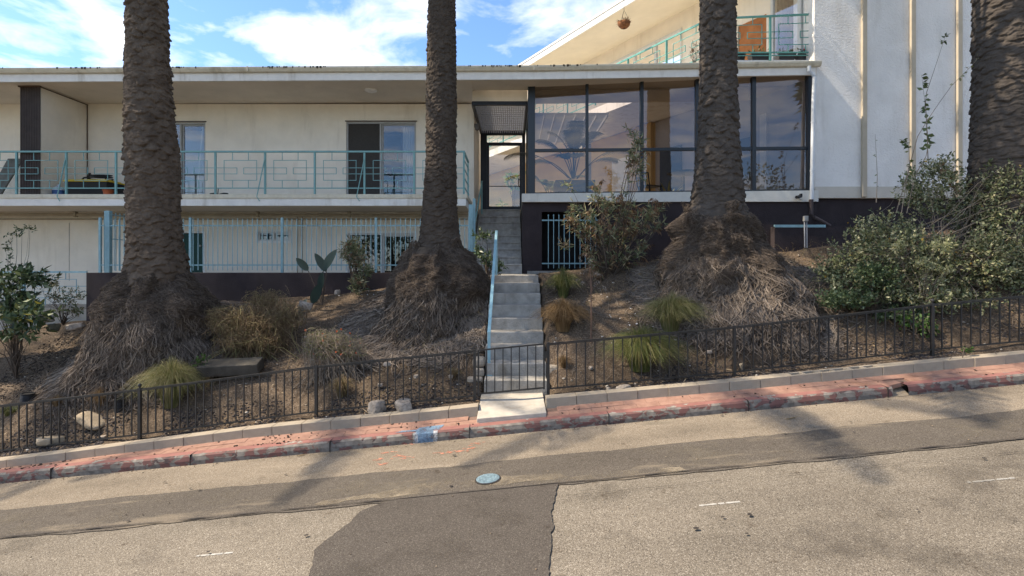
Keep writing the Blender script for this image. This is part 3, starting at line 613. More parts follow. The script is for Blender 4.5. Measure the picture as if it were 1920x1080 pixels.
def casing(o,y,parent,m,wd=.05):
    xa,xb,za,zb=o; b=MB(); b.box(xa-wd,xb+wd,y-.015,y-.001,zb,zb+wd); b.box(xa-wd,xa,y-.015,y-.001,za,zb); b.box(xb,xb+wd,y-.015,y-.001,za,zb)
    if za>-.2 and za<1: b.box(xa-wd,xb+wd,y-.02,y-.001,za-wd,za)
    return put(b.build('window_casing',m),parent)
for k in (2,3,4): casing(ops[k],WD,LW,M_trim,.05)
xa,xb,za,zb=ops[4]; b=MB(); b.box(xa+.01,xb-.01,WD+.06,WD+.1,za,zb-.01); d=put(b.build('door',M_gdoor),LW)
b=MB(); b.tube([(xb-.1,WD+.02,.55),(xb-.1,WD+.06,.55)],.025,8); o=b.build('handle',M_alu); o.parent=d; 
# window top aluminium lips
for k in (0,1): xa,xb,za,zb=ops[k]; put(MB().box(xa-.02,xb+.03,WD-.03,WD-.001,zb,zb+.02).build('window_lip',M_corr),LW)
# soffit lamp
b=MB(); b.lathe([(0,.16),(-.03,.15),(-.06,.08),(-.065,.0)],c=(PX(695,13.0),13.0,CE+.005+rz(-3.4)),n=20,cap=False); put(b.build('soffit_lamp',M_trim),LW)
# crack / stain lines on the lower wall
b=MB(); pz=1.2; px0=PX(130,WD)
pts=[(px0+.02*noise.noise(Vector((0,0,z*3))),WD-.003,z) for z in np.arange(1.15,-.4,-.08)]
for p,q in zip(pts[:-1],pts[1:]): b.poly([(p[0]-.006,p[1],p[2]),(p[0]+.006,p[1],p[2]),(q[0]+.006,q[1],q[2]),(q[0]-.006,q[1],q[2])])
put(b.build('wall_crack',mat('crack_line',(.22,.2,.18),.9)),LW)
# entry canopy lattice
b=MB(); LZ=4.0
b.box(-.98,.40,13.12,13.2,LZ-.02,LZ+.07); b.bar((-.97,13.2,LZ+.03),(-.93,16.0,LZ+.03),.06,.1); b.bar((.375,13.2,LZ+.03),(.375,16.0,LZ+.03),.06,.1); b.box(-.95,.4,15.98,16.05,LZ-.02,LZ+.1)
can=put(b.build('entry_canopy',M_dark),LW)
put(MB().box(-.98,.38,13.13,13.19,LZ+.071,LZ+.40).build('canopy_fascia',M_soffit),LW)
M_lat=mat('white_lattice_metal',(.42,.42,.43),.5,.05,10)
b=MB()
for i in range(1,24): x=-.95+i*1.33/24; b.box(x-.010,x+.010,13.2,15.98,LZ,LZ+.035)
for j in range(1,15): y=13.2+j*2.78/15; b.box(-.94,.36,y-.035,y+.035,LZ+.036,LZ+.085)
o=b.build('lattice',M_lat); o.parent=can; o.location=(0,0,0)
b=MB(); b.tube([(-.96,13.6,3.6),(-.9,13.6,3.6)],.05,10); b.lathe([(-.13,.02),(-.11,.06),(-.03,.075),(.03,.06),(.05,.03)],c=(-.88,13.6,3.6),n=14); put(b.build('wall_lamp',mat('bronze_lamp',(.09,.075,.06),.5)),LW)

# entry door
ED=empty('entry_door','black framed glass entry door with transom at the top of the stairs','door',(-.3,16,1.69))
b=MB(); D=16.0; x0,x1=PX(901,D),PX(985,D); za,zb=1.70,LZ
b.box(x0,x0+.19,D,D+.08,za,zb); b.box(x1-.10,x1,D,D+.08,za,zb); b.box(x0+.19,x1-.10,D,D+.08,PZ(267,D),PZ(274,D)+.1-.02); b.box(x0+.19,x1-.1,D,D+.08,zb-.05,zb); b.box(x0+.19,x1-.1,D,D+.08,za,za+.05)
put(b.build('door_frame',M_dark),ED)
b=MB(); dx0,dx1=x0+.19,x1-.10; zt=PZ(267,D)-.003
b.box(dx0+.002,dx0+.07,D+.01,D+.06,za+.05,zt); b.box(dx1-.07,dx1-.002,D+.01,D+.06,za+.05,zt); b.box(dx0+.07,dx1-.07,D+.01,D+.06,zt-.09,zt); b.box(dx0+.07,dx1-.07,D+.01,D+.06,za+.05,za+.11); b.box(dx0+.07,dx1-.07,D+.02,D+.05,PZ(349,D)-.012,PZ(349,D)+.012)
dl=put(b.build('door_leaf',M_dark),ED)
b=MB(); b.box(dx0+.07,dx1-.07,D+.03,D+.036,za+.11,zt-.09); o=b.build('door_pane',M_glass2,dl)
b=MB(); b.bar((dx1-.1,D-.05,PZ(350,D)),(dx1-.1,D-.05,PZ(335,D)),.025,up=(0,1,0)); b.bar((dx1-.1,D-.05,PZ(350,D)+.01),(dx1-.05,D+.02,PZ(350,D)+.01),.02); b.bar((dx1-.1,D-.05,PZ(336,D)),(dx1-.05,D+.02,PZ(336,D)),.02); o=b.build('handle',M_black,dl)
b=MB(); b.box(dx0,dx1,D+.03,D+.036,PZ(267,D)+.1,zb-.05); put(b.build('transom_pane',M_glass2),ED)

# balcony railing, key pattern
def key_panel(b,x0,x1,y,zt,zb_,slope=None,r=.012):
    P=lambda u,v:(x0+(x1-x0)*u,y,zb_+(zt-zb_)*v) if slope is None else slope(u,v)
    def ln(u0,v0,u1,v1): b.bar(P(u0,v0),P(u1,v1),r,r,up=(0,1,0))
    for s in ((.163,.22,.843,.22),(.163,.78,.843,.78),(.163,.215,.163,.785),(.843,.215,.843,.785),(0,.40,.43,.40),(0,.57,.43,.57),(.43,.395,.43,.575),(.57,.40,1,.40),(.57,.57,1,.57),(.57,.395,.57,.575),(.34,.78,.34,1),(.67,.78,.67,1),(.34,0,.34,.22),(.67,0,.67,.22)): ln(*s)
RZ=PZ(284,12.5); RB=PZ(352.5,12.5)
RL=empty('balcony_railing','teal steel balcony railing with key pattern panels along the upper floor','railing',(-6,12.5,FL))
posts=[-1.13-1.167*i for i in range(0,13)]
for i,x in enumerate(posts):
    b=MB(); b.box(x-.02,x+.02,12.505,12.545,FL-.04,RZ-.02); o=put(b.build('post',M_teal),RL)
for i in range(12):
    b=MB(); key_panel(b,posts[i+1]+.02,posts[i]-.02,12.525,RZ-.02,RB); b.box(posts[i+1]+.021,posts[i]-.021,12.513,12.537,RB-.012,RB+.012); put(b.build('key_panel',M_teal),RL)
b=MB(); b.box(posts[-1],-1.105,12.5,12.55,RZ-.019,RZ+.019); b.box(-1.13-.024,-1.13+.024,12.55,13.75,RZ-.019,RZ+.019); put(b.build('top_rail',M_teal),RL)
b=MB()
for v in (.05,.3,.55,.8): b.bar((-1.13,12.55,RB+(RZ-RB)*v),(-1.13,13.98,RB+(RZ-RB)*v),.02)
b.box(-1.15,-1.11,13.70,13.74,FL-.1,RZ-.02); put(b.build('side_rails',M_teal),RL)
for x in (posts[8],posts[4],posts[2]): b=MB(); b.bar((x-.0,12.49,RZ-.2),(x-.17,12.47,FL-.06),.018); b.bar((x-.17,12.47,FL-.05),(x-.1,12.46,FL-.16),.014); put(b.build('brace',M_teal),RL)

# lower patio railing at the far left
PR=empty('patio_railing','pale blue key pattern railing beside the dark retaining wall behind the leafy shrub','railing',(-11,12.2,-1))
PRy=12.2
b=MB(); xl=[PX(163,PRy)-1.45*i for i in range(0,5)]
for i in range(4): key_panel(b,xl[i+1]+.02,xl[i]-.02,PRy,PZ(510,PRy),PZ(572,PRy)); 
put(b.build('key_panels',M_tealb),PR)
for x in xl[1:]:
    b=MB(); b.box(x-.03,x+.03,PRy-.03,PRy+.03,-1.25,PZ(510,PRy)-.02); put(b.build('post',M_tealb),PR)
b=MB(); b.box(xl[-1],xl[0],PRy-.025,PRy+.025,PZ(510,PRy)-.02,PZ(510,PRy)+.02); put(b.build('top_rail',M_tealb),PR)
kind(MB().box(-26,-9.55,12.5,14,-1.5,-.98).build('patio_floor',M_slab),'structure')

# retaining wall
RW=tag(MB().box(-9.6,-.98,12.02,12.25,-2.2,-.135).build('retaining_wall',M_dwall,bevel=.01),'low dark brown stucco retaining wall under the barred terrace fence','wall')
kind(MB().box(-9.6,-.98,12.25,14,-.6,-.2).build('terrace_floor',M_slab),'structure')
# terrace security fence
SF=empty('security_fence','tall pale blue barred steel fence standing on the dark retaining wall','fence',(-5,12.12,-.13))
fy=12.12
for x in (188,357,529,705,880):
    X=PX(x,fy); b=MB(); b.box(X-.024,X+.024,fy-.024,fy+.024,-.134,PZ(408,fy)); put(b.build('post',M_tealb),SF)
for y in (423,497):
    b=MB(); b.box(PX(188,fy),PX(888,fy),fy-.014,fy+.014,PZ(y,fy)-.014,PZ(y,fy)+.014); put(b.build('rail',M_tealb),SF)
pk=MB().box(-.0065,.0065,-.0065,.0065,0,PZ(410,fy)-PZ(507,fy)).build('picket',M_tealb)
pk.parent=SF; n=0; X=PX(197,fy)
while X<PX(884,fy):
    if min(abs(X-PX(q,fy)) for q in (188,357,529,705,880))>.05:
        o=pk if n==0 else pk.copy()
        if n: COL.objects.link(o); o.parent=SF
        o.location=(X+5,-.024,PZ(507,fy)+.13+random.uniform(-.01,.01)); n+=1
    X+=.112
b=MB(); X=PX(200,12.3); b.box(X-.06,X+.06,12.3,12.4,-.19,PZ(395,12.3))
put(b.build('corner_post',M_tealb),SF)
b=MB()
for z in (PZ(408,13),PZ(452,13)): b.bar((PX(205,12.5),12.5,z+.03),(PX(300,13.9),13.9,z-.02),.02)
for t in np.linspace(0.04,.96,13):
    p=Vector((PX(205,12.5),12.5,0)).lerp(Vector((PX(300,13.9),13.9,0)),t); b.box(p.x-.008,p.x+.008,p.y-.008,p.y+.008,-.1,1.28)
put(b.build('return_panel',M_tealb),SF)
# corner post beside the stairs
b=MB(); X=PX(883,12.3); b.box(X-.05,X+.05,12.26,12.36,-.19,1.43); X=PX(889,12.5); b.box(X-.03,X+.03,12.5,12.56,-.19,1.6); tag(b.build('stair_corner_post',M_tealb),'thick pale blue steel post at the stair corner under the balcony end','post')

# ------------------------------------------------------------------ glazed lobby
GL=empty('glass_lobby','glazed lobby with tall dark framed tinted windows on a dark plinth','building',(4,12.9,0))
GY=12.9
def GD(x): return 12.934/(1+.0875*(x-960)/1000)   # the glass front runs slightly towards the street on the right
def gtop(x): return 4.44
def gmid(x): return np.interp(x,[1003,1515],[2.805,2.74])
def gbot(x): return 1.79
def GP(x,off,z): d=GD(x); return (PX(x,d),d+off,z)
mull=[(990,1003,.2),(1098,1103,.08),(1200,1206,.08),(1303.5,1310,.08),(1409,1416,.09),(1513,1520,.1)]
fr=MB()
for a,c,dp in mull: fr.hexa([GP(a,-.05,1.6),GP(c,-.05,1.6),GP(c,dp,1.6),GP(a,dp,1.6),GP(a,-.05,4.47),GP(c,-.05,4.47),GP(c,dp,4.47),GP(a,dp,4.47)])
pan=[]
for (a0,a1,_),(c0,c1,_) in zip(mull[:-1],mull[1:]):
    for f,h0,h1 in ((gtop,-.0,.03),(gmid,-.035,.035),(gbot,-.05,.0)):
        fr.hexa([GP(a1+.1,-.03,f(a1)+h0),GP(c0-.1,-.03,f(c0)+h0),GP(c0-.1,.05,f(c0)+h0),GP(a1+.1,.05,f(a1)+h0),GP(a1+.1,-.03,f(a1)+h1),GP(c0-.1,-.03,f(c0)+h1),GP(c0-.1,.05,f(c0)+h1),GP(a1+.1,.05,f(a1)+h1)])
    pan.append((a1,c0,lambda x:gmid(x)+.035,lambda x:gtop(x))); pan.append((a1,c0,lambda x:gbot(x),lambda x:gmid(x)-.035))
M_fr=mat('blue_black_frame',(.012,.018,.026),.4,.1,10,.05,50,.5)
fro=put(fr.build('window_frame',M_fr),GL)
for a,c,f0,f1 in pan:
    p=MB(); p.poly([GP(a,.01,f0(a)),GP(c,.01,f0(c)),GP(c,.01,f1(c)),GP(a,.01,f1(a))]); o=p.build('pane',M_glass,fro)
# side glass wall next to stairs
b=MB(); b.poly([(.46,GY+.2,1.75),(.46,16,1.75),(.46,16,4.3),(.46,GY+.2,4.3)]); b.build('side_pane',M_glass,fro)
b=MB(); b.box(.42,.50,15.95,16.05,1.7,4.3); b.box(.42,.5,14.4,14.46,1.7,4.3); b.box(.42,.5,GY+.2,15.95,4.1,4.3); b.box(.42,.5,GY+.2,15.95,1.69,1.76); put(b.build('side_frame',M_fr),GL)
# sill band and plinth
b=MB(); b.hexa([(.235,12.62,1.533),(6.965,12.12,1.48),(6.965,12.35,1.48),(.235,12.9,1.533),(.235,12.62,1.729),(6.965,12.12,1.735),(6.965,12.35,1.735),(.235,12.9,1.729)]); put(b.build('sill',mat('white_sill_paint',(.66,.64,.58),.7,.05,6,.2,60,.2,stain=.2)),GL)
b=MB(); wall_open(b,.25,2.62,-.9,1.53,12.7,.25,[(PX(1016,12.7),PX(1127,12.7),PZ(507,12.7),PZ(397,12.7))]); b.box(.25,.5,12.951,16.4,-.9,1.53)
b.hexa([(2.62,12.50,-.9),(6.96,12.18,-.9),(6.96,12.6,-.9),(2.62,12.9,-.9),(2.62,12.50,1.515),(6.96,12.18,1.478),(6.96,12.6,1.478),(2.62,12.9,1.515)]); b.box(5.9,12.5,11.98,12.17,-.4,.90)
put(b.build('plinth',M_dwall),GL)
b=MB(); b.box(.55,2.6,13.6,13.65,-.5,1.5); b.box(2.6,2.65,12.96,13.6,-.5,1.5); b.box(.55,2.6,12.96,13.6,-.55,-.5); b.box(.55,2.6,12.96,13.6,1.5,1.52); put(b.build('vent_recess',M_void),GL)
b=MB(); b.box(PX(1016,12.7)-.35,2.6,12.6,12.698,PZ(514,12.7),PZ(508,12.7)); put(b.build('plinth_curb',M_conc),GL)
# floor & roof edge
b=MB(); b.prism([(.26,12.94,1.54),(6.96,12.37,1.54),(6.96,15.99,1.54),(.26,15.99,1.54)],(0,0,.15)); put(b.build('floor',M_slab),GL)
b=MB()
ramp1(b,-.95,7.0,12.26,13.1,CE+.01,CE+.23); b.hexa([(.4,13.1,CE+.03),(7.0,13.1,CE+.12),(7.0,14.1,CE+.12),(.4,14.1,CE+.03),(.4,13.1,CE+.25),(7.0,13.1,CE+.3),(7.0,14.1,CE+.3),(.4,14.1,CE+.25)]); put(b.build('roof',M_soffit),GL)
# grille on the vent opening
GR=empty('vent_grille','teal barred grille over the dark opening in the plinth behind the dry shrub','grille',(PX(1070,12.68),12.68,PZ(507,12.68)))
b=MB()
for y in (413,494): b.box(PX(1016,12.68),PX(1127,12.68),12.67,12.69,PZ(y,12.68)-.015,PZ(y,12.68)+.015)
put(b.build('rails',M_tealb),GR)
pk=None
for i in range(11):
    X=PX(1028+9.9*i,12.66)
    if X>PX(1126,12.66): break
    if pk is None:
        pk=MB(); pk.box(-.0075,.0075,-.0075,.0075,0,PZ(405,12.66)-PZ(503,12.66)); pk.lathe([(0,.01),(.02,.02),(.04,.0)],c=(0,0,PZ(405,12.66)-PZ(503,12.66)),n=6); pk=pk.build('bar',M_tealb); pk.parent=GR; o=pk
    else: o=pk.copy(); COL.objects.link(o)
    o.location=(X-GR.location.x,-.035,PZ(503,12.66)-GR.location.z)
# trellis in the courtyard behind the lobby
TR=empty('courtyard_trellis','white slatted sun trellis over the courtyard behind the lobby glass','trellis',(1.8,15,LZ))
b=MB()
for j in range(24): y=14.35+j*.14; b.box(.55,2.6,y-.035,y+.035,LZ+.1,LZ+.13)
for i in range(8): x=.6+i*.28; b.box(x-.02,x+.02,14.3,17.6,LZ+.02,LZ+.095)
put(b.build('slats',M_lat),TR)
b=MB(); b.box(2.5,2.6,17.5,17.6,1.69,LZ+.02); b.box(.5,.6,17.5,17.6,1.69,LZ+.02); put(b.build('posts',M_lat),TR)

# ------------------------------------------------------------------ upper / courtyard wing: a wall running diagonally back to the left
DV=Vector((.582,-1,0)).normalized(); DN=Vector((-DV.y*-1,0,0))
DN=Vector((-.864,-.503,0))               # outward normal, towards the courtyard
DW=empty('courtyard_wing','tall cream apartment wing with sloped looking eave running back diagonally behind the lobby','building',(5,15.4,1.69))
def wx(d): return 5.42-.582*(d-15.4)      # wall line
def rx(d): return 4.8-.582*(d-12.5)      # balcony edge line
def dbox(b,fa,d0,d1,za,zb,th):
    """slab along the diagonal: front line fa(d), thickness th away from the courtyard"""
    v=-DN*th; p=[Vector((fa(d0),d0,0)),Vector((fa(d1),d1,0))]
    q=[p[0]+v,p[1]+v]
    return b.hexa([(p[0].x,p[0].y,za),(q[0].x,q[0].y,za),(q[1].x,q[1].y,za),(p[1].x,p[1].y,za),(p[0].x,p[0].y,zb),(q[0].x,q[0].y,zb),(q[1].x,q[1].y,zb),(p[1].x,p[1].y,zb)])
F2=4.87; C2=7.41
def dwall(b,fa,d0,d1,za,zb,th,ops):
    ds=sorted({d0,d1,*[v for o in ops for v in o[:2]]}); zs=sorted({za,zb,*[v for o in ops for v in o[2:]]})
    for i in range(len(ds)-1):
        for j in range(len(zs)-1):
            cd=(ds[i]+ds[i+1])/2; cz=(zs[j]+zs[j+1])/2
            if any(o[0]<cd<o[1] and o[2]<cz<o[3] for o in ops): continue
            dbox(b,fa,ds[i],ds[i+1],zs[j],zs[j+1],th)
def dof(x): # depth on the wall line seen at image column x
    k=(x-960)/1000; return (5.42+.582*15.4)/(k+.582)
def dq(x): k=(x-960)/1000; return (4.8+.582*12.5)/(k+.582)
wops=[(dof(1279),dof(1140),F2+.1,7.12),(dof(1522),dof(1446),F2+.02,6.85),(dof(1437),dof(1383),F2+.02,6.45)]
b=MB(); dwall(b,wx,12.58,34,F2,C2+.3,.2,wops); put(b.build('upper_wall',M_stucco),DW)
lops=[(dof(1180),dof(1110),1.7,3.7)]
b=MB(); dwall(b,wx,16.9,34,1.4,4.58,.2,[]); put(b.build('lower_wall',M_gold),DW)
b=MB(); dwall(b,wx,12.66,16.899,1.4,4.58,.2,[]); put(b.build('lobby_side_wall',M_lobw),DW)
b=MB(); dwall(b,lambda d:wx(d)-.15,16.9,17.5,1.4,4.58,.14,[]); put(b.build('tan_pier',M_gold),DW)
b=MB(); dbox(b,rx,13.02,34,4.60,F2-.002,2.25); put(b.build('walkway_slab',M_trim),DW)
b=MB(); b.hexa([(rx(12.3)-.02,12.3,C2),(9.5,12.3,C2+.28),(9.5,36,C2+.9),(rx(36)-.02,36,C2)]+[(rx(12.3)-.02,12.3,C2+.04),(9.5,12.3,C2+.32),(9.5,36,C2+.94),(rx(36)-.02,36,C2+.04)]) if False else b.hexa([(rx(12.3)-.02,12.3,C2),(wx(12.3)+.3,12.3,C2+.26),(wx(36)+.3,36,C2+.26),(rx(36)-.02,36,C2),(rx(12.3)-.02,12.3,C2+.03),(wx(12.3)+.3,12.3,C2+.29),(wx(36)+.3,36,C2+.29),(rx(36)-.02,36,C2+.03)]); put(b.build('eave_soffit',M_eave),DW)
b=MB(); dbox(b,lambda d:rx(d)-.04,12.2,36,C2-.002,C2+.19,.05); dbox(b,lambda d:rx(d)-.07,12.2,36,C2+.19,C2+.24,.10); put(b.build('eave_fascia',mat('bright_white_fascia',(.78,.77,.74),.6,.04,5,.1,60,.3)),DW)
b=MB(); dbox(b,lambda d:rx(d)+.1,12.2,36,C2+.30,C2+.36,3.5); put(b.build('roof',M_soffit),DW)
# small balcony deck in front corner
b=MB(); b.prism([(rx(12.5)-.05,12.56,4.60),(7.03,12.56,4.60),(7.03,13.6,4.60),(rx(13.6),13.6,4.60)],(0,0,F2-4.605)); put(b.build('balcony_deck',M_trim),DW)
# windows on the diagonal wall
def dwin(o,name='window_frame',fm=M_wframe,nmul=(.5,),pane=M_glassd):
    d0,d1,za,zb=o; b=MB(); off=lambda k:(lambda d:wx(d)+DN.x*k)
    f=.05
    def seg(a,c,z0,z1,k=.03,th=.08):
        p=Vector((wx(a),a,0))+DN*k; q=Vector((wx(c),c,0))+DN*k; v=-DN*th
        b.hexa([(p.x,p.y,z0),(p.x+v.x,p.y+v.y,z0),(q.x+v.x,q.y+v.y,z0),(q.x,q.y,z0),(p.x,p.y,z1),(p.x+v.x,p.y+v.y,z1),(q.x+v.x,q.y+v.y,z1),(q.x,q.y,z1)])
    seg(d0,d1,zb-f,zb+.03); seg(d0,d1,za,za+f); seg(d0,d0+f,za+f,zb-f); seg(d1-f,d1,za+f,zb-f)
    for m in nmul: dm=d0+(d1-d0)*m; seg(dm-.035,dm+.035,za+f,zb-f)
    fr=put(b.build(name,fm),DW)
    p=Vector((wx(d0+f),d0+f,0))-DN*.02; q=Vector((wx(d1-f),d1-f,0))-DN*.02
    g=MB(); g.poly([(p.x,p.y,za+f),(q.x,q.y,za+f),(q.x,q.y,zb-f),(p.x,p.y,zb-f)]); g.build('pane',pane,fr)
    v=-DN*1.2; g=MB(); g.poly([(p.x+v.x,p.y+v.y,za-.3),(q.x+v.x,q.y+v.y,za-.3),(q.x+v.x,q.y+v.y,zb+.3),(p.x+v.x,p.y+v.y,zb+.3)]); g.build('dark_room',M_void,fr)
    return fr
f1=dwin(wops[0],nmul=(.32,.6),pane=M_glass2); f2=dwin(wops[1],nmul=(.28,),pane=M_glass2)
d0,d1,za,zb=wops[0]; c=MB(); p=Vector((wx(d0+(d1-d0)*.34),d0+(d1-d0)*.34,0))-DN*.15; q=Vector((wx(d1-.1),d1-.1,0))-DN*.15; c.poly([(p.x,p.y,za+.05),(q.x,q.y,za+.05),(q.x,q.y,zb-.05),(p.x,p.y,zb-.05)]); c.build('curtain',M_curt,f1)
d0,d1,za,zb=wops[1]; c=MB(); p=Vector((wx(d0),d0,0))-DN*.25; q=Vector((wx(d1),d1,0))-DN*.25
for i in range(30):
    a=p.lerp(q,i/30)-DN*(.02*math.sin(i*2.)); e=p.lerp(q,(i+1)/30)-DN*(.02*math.sin((i+1)*2.)); c.poly([(a.x,a.y,za),(e.x,e.y,za),(e.x,e.y,zb),(a.x,a.y,zb)])
c.build('curtain',mat('brown_curtain',(.13,.10,.085),.9,.2,8),f2)
b=MB(); d0,d1,za,zb=wops[2]; dbox(b,lambda d:wx(d)+.03,d0+.01,d1-.01,za,zb,.05); wd_=put(b.build('plywood_panel',M_wood),DW)
p=Vector((wx((d0*.6+d1*.4)),d0*.6+d1*.4,5.45)); b=MB(); b.tube([p+DN*.0,p+DN*.04],.05,12); b.build('escutcheon',M_trim,wd_)
# lower diagonal wall: white door trims seen through the lobby
M_wdoor=mat('dark_slate_door',(.05,.05,.06),.6,.2,6)
def dpanel(xa,xb,za,zb,m,name,k=.03,th=.05):
    d0,d1=dof(xb),dof(xa); b=MB(); dbox(b,lambda d:wx(d)-.02-k,d0,d1,za,zb,th); return put(b.build(name,m),DW)
dpanel(962,985,1.7,3.6,mat('tan_door',(.24,.17,.10),.7,.2,5),'door')
dpanel(1240,1280,1.7,3.65,mat('slate_blue_door',(.07,.09,.13),.6,.1,5),'door')
dpanel(1150,1180,1.7,3.7,M_trim,'door')
dpanel(1428,1440,1.7,3.9,M_trim,'post_trim')
mat('dark_window_panel',(.04,.05,.06),.2,.1,5,spec=.5); dpanel(1372,1412,2.2,3.4,mat('slate_blind',(.16,.17,.22),.6,.1,5),'window',.0,.03)
# railings of the diagonal walkway
def drail(b,d0,d1,zt,zb_):
    P=lambda u,v:(rx(d0+(d1-d0)*u),d0+(d1-d0)*u,zb_+(zt-zb_)*v)
    def ln(u0,v0,u1,v1,r=.016): b.bar(P(u0,v0),P(u1,v1),r,r,up=(0,0,1) if abs(v0-v1)<1e-6 else (0,1,0))
    for s in ((.163,.22,.843,.22),(.163,.78,.843,.78),(.163,.215,.163,.785),(.843,.215,.843,.785),(0,.40,.43,.40),(0,.57,.43,.57),(.43,.395,.43,.575),(.57,.40,1,.40),(.57,.57,1,.57),(.57,.395,.57,.575),(.34,.78,.34,1),(.67,.78,.67,1),(.34,0,.34,.22),(.67,0,.67,.22)): ln(*s)
    ln(0,1,1,1,.04); ln(0,0,1,0,.03); ln(0,-.1,0,1,.05)
UR=empty('upper_railing','green steel key pattern railing round the upper corner balcony','railing',(5,12.55,F2))
RT=PZ(31,12.55); RBB=PZ(99,12.55)
xp=[PX(1345,12.55),PX(1444,12.55),PX(1543,12.55)]
b=MB(); xe=7.01
for i in (0,1):
    xa,xb=xp[i],xp[i+1]
    zt=lambda x:RT+.045*(x-5.9); 
    P=lambda u,v,xa=xa,xb=xb:(min(xe,xa+(xb-xa)*u),12.55,RBB+(zt(min(xe,xa+(xb-xa)*u))-RBB)*v)
    key_panel(b,0,0,0,0,0,slope=P,r=.015)
put(b.build('key_panels',M_tealg),UR)
b=MB(); b.bar((xp[0],12.55,RT+.045*(xp[0]-5.9)),(xe,12.55,RT+.045*(xe-5.9)),.04); b.bar((xp[0],12.55,RBB),(xe,12.55,RBB+.01),.03); b.bar((xp[0],12.55,RBB-.07),(xe,12.55,RBB-.06),.02); put(b.build('rails',M_tealg),UR)
for i in (0,1):
    b=MB(); b.box(xp[i]-.025,xp[i]+.025,12.53,12.57,F2-.02,RT+.045*(xp[i]-5.9)-.02); put(b.build('post',M_tealg),UR)
b=MB(); d=12.6
while d<30: drail(b,d,d+1.25,RT,RBB); d+=1.25
put(b.build('side_railing',M_tealg),UR)
# courtyard floor, back wall
kind(MB().box(-1,26,16.42,40,1.4,1.685).build('courtyard_floor',M_slab),'structure')
tag(MB().box(-14,8,33,33.3,1.3,6.5).build('courtyard_back_wall',M_stucco),'pale cream wall closing the far end of the courtyard behind the entry door','wall')

# ------------------------------------------------------------------ the tall right block
TB=empty('tall_block','tall windowless white stucco block with vertical beige battens','building',(10,12.3,1.5))
TD=12.3
b=MB(); X0=PX(1527,TD); b.box(X0,15.5,TD,24,1.58,11.5); put(b.build('wall',M_stucco_w),TB)
b=MB(); b.box(X0+.01,15.4,TD-.012,TD-.001,1.585,PZ(350,TD)); put(b.build('base_band',mat('dusty_band',(.60,.55,.47),.92,.05,3,.4,60,.1)),TB)
M_bat=mat('beige_batten_paint',(.46,.40,.31),.7,.06,5,.1,60,.25,stain=.2)
for x in (1618,1709,1796,1888,1975):
    X=PX(x,TD); b=MB(); b.box(X-.055,X+.055,TD-.075,TD-.001,1.6,11.4); put(b.build('batten',M_bat,bevel=.012),TB)
b=MB(); b.box(X0+.05,15.4,TD+.1,20,-1,1.579); put(b.build('plinth',M_dwall),TB)
# downspout
DS=empty('downspout','white downspout running from the gutter end down beside the tall block','downspout',(6.95,12.2,1.5))
y=12.1; P=lambda x,yy,d=y:(PX(x,d),d,PZ(yy,d))
b=MB(); b.tube([P(1517,124),P(1517,133),P(1524,139),P(1527,146),P(1525,200),P(1522,374)],.042,10)
for q in (229,320): p=P(1525-(q-200)*.017,q); b.lathe([(-.02,.048),(.02,.048)],c=p,n=10)
put(b.build('pipe',mat('white_downspout',(.62,.65,.68),.5,.05,8,.05,60,.4),smooth=False),DS)
b=MB(); b.tube([P(1521,374),P(1521,401),P(1528,408),P(1556,424)],.045,10); put(b.build('lower_pipe',mat('brown_downspout',(.06,.045,.045),.6)),DS)
# sill camera
SC=empty('security_camera','small dark security camera mounted on the white sill by the downspout','camera',P(1500,370,12.1))
b=MB(); c=Vector(P(1498,368,12.1)); b.tube([c+Vector((.05,.02,0)),c+Vector((-.09,-.06,-.03))],.035,10); b.box(c.x+.03,c.x+.07,c.y-.02,c.y+.04,c.z-.01,c.z+.06); put(b.build('housing',M_black),SC)
b=MB(); b.lathe([(-.05,.0),(-.035,.03),(0,.04)],c=(c.x+.04,c.y,c.z-.04),n=12); put(b.build('dome',M_wframe),SC)
# teal pipe & twin conduit
b=MB(); b.box(PX(1452,12.0),PX(1547,12.0),11.97,12.03,PZ(426.5,12.0),PZ(421.5,12.0)); tag(b.build('teal_rail',M_tealb),'horizontal teal bar lying on top of the dark low wall behind the right palm','rail')
UC=empty('utility_riser','pair of white conduits with a small grey box standing by the dark low wall','conduit',P(1511,455,11.9))
b=MB(); 
for x in (1509,1513): b.tube([P(x,465,11.9),P(x-.5,415,11.9)],.014,8)
put(b.build('conduits',mat('grey_conduit',(.33,.34,.36),.6,.1,9)),UC)
b=MB(); q=P(1510,410,11.9); b.box(q[0]-.045,q[0]+.045,11.85,11.93,q[2]-.06,q[2]+.06); put(b.build('junction_box',M_alu,bevel=.01),UC)

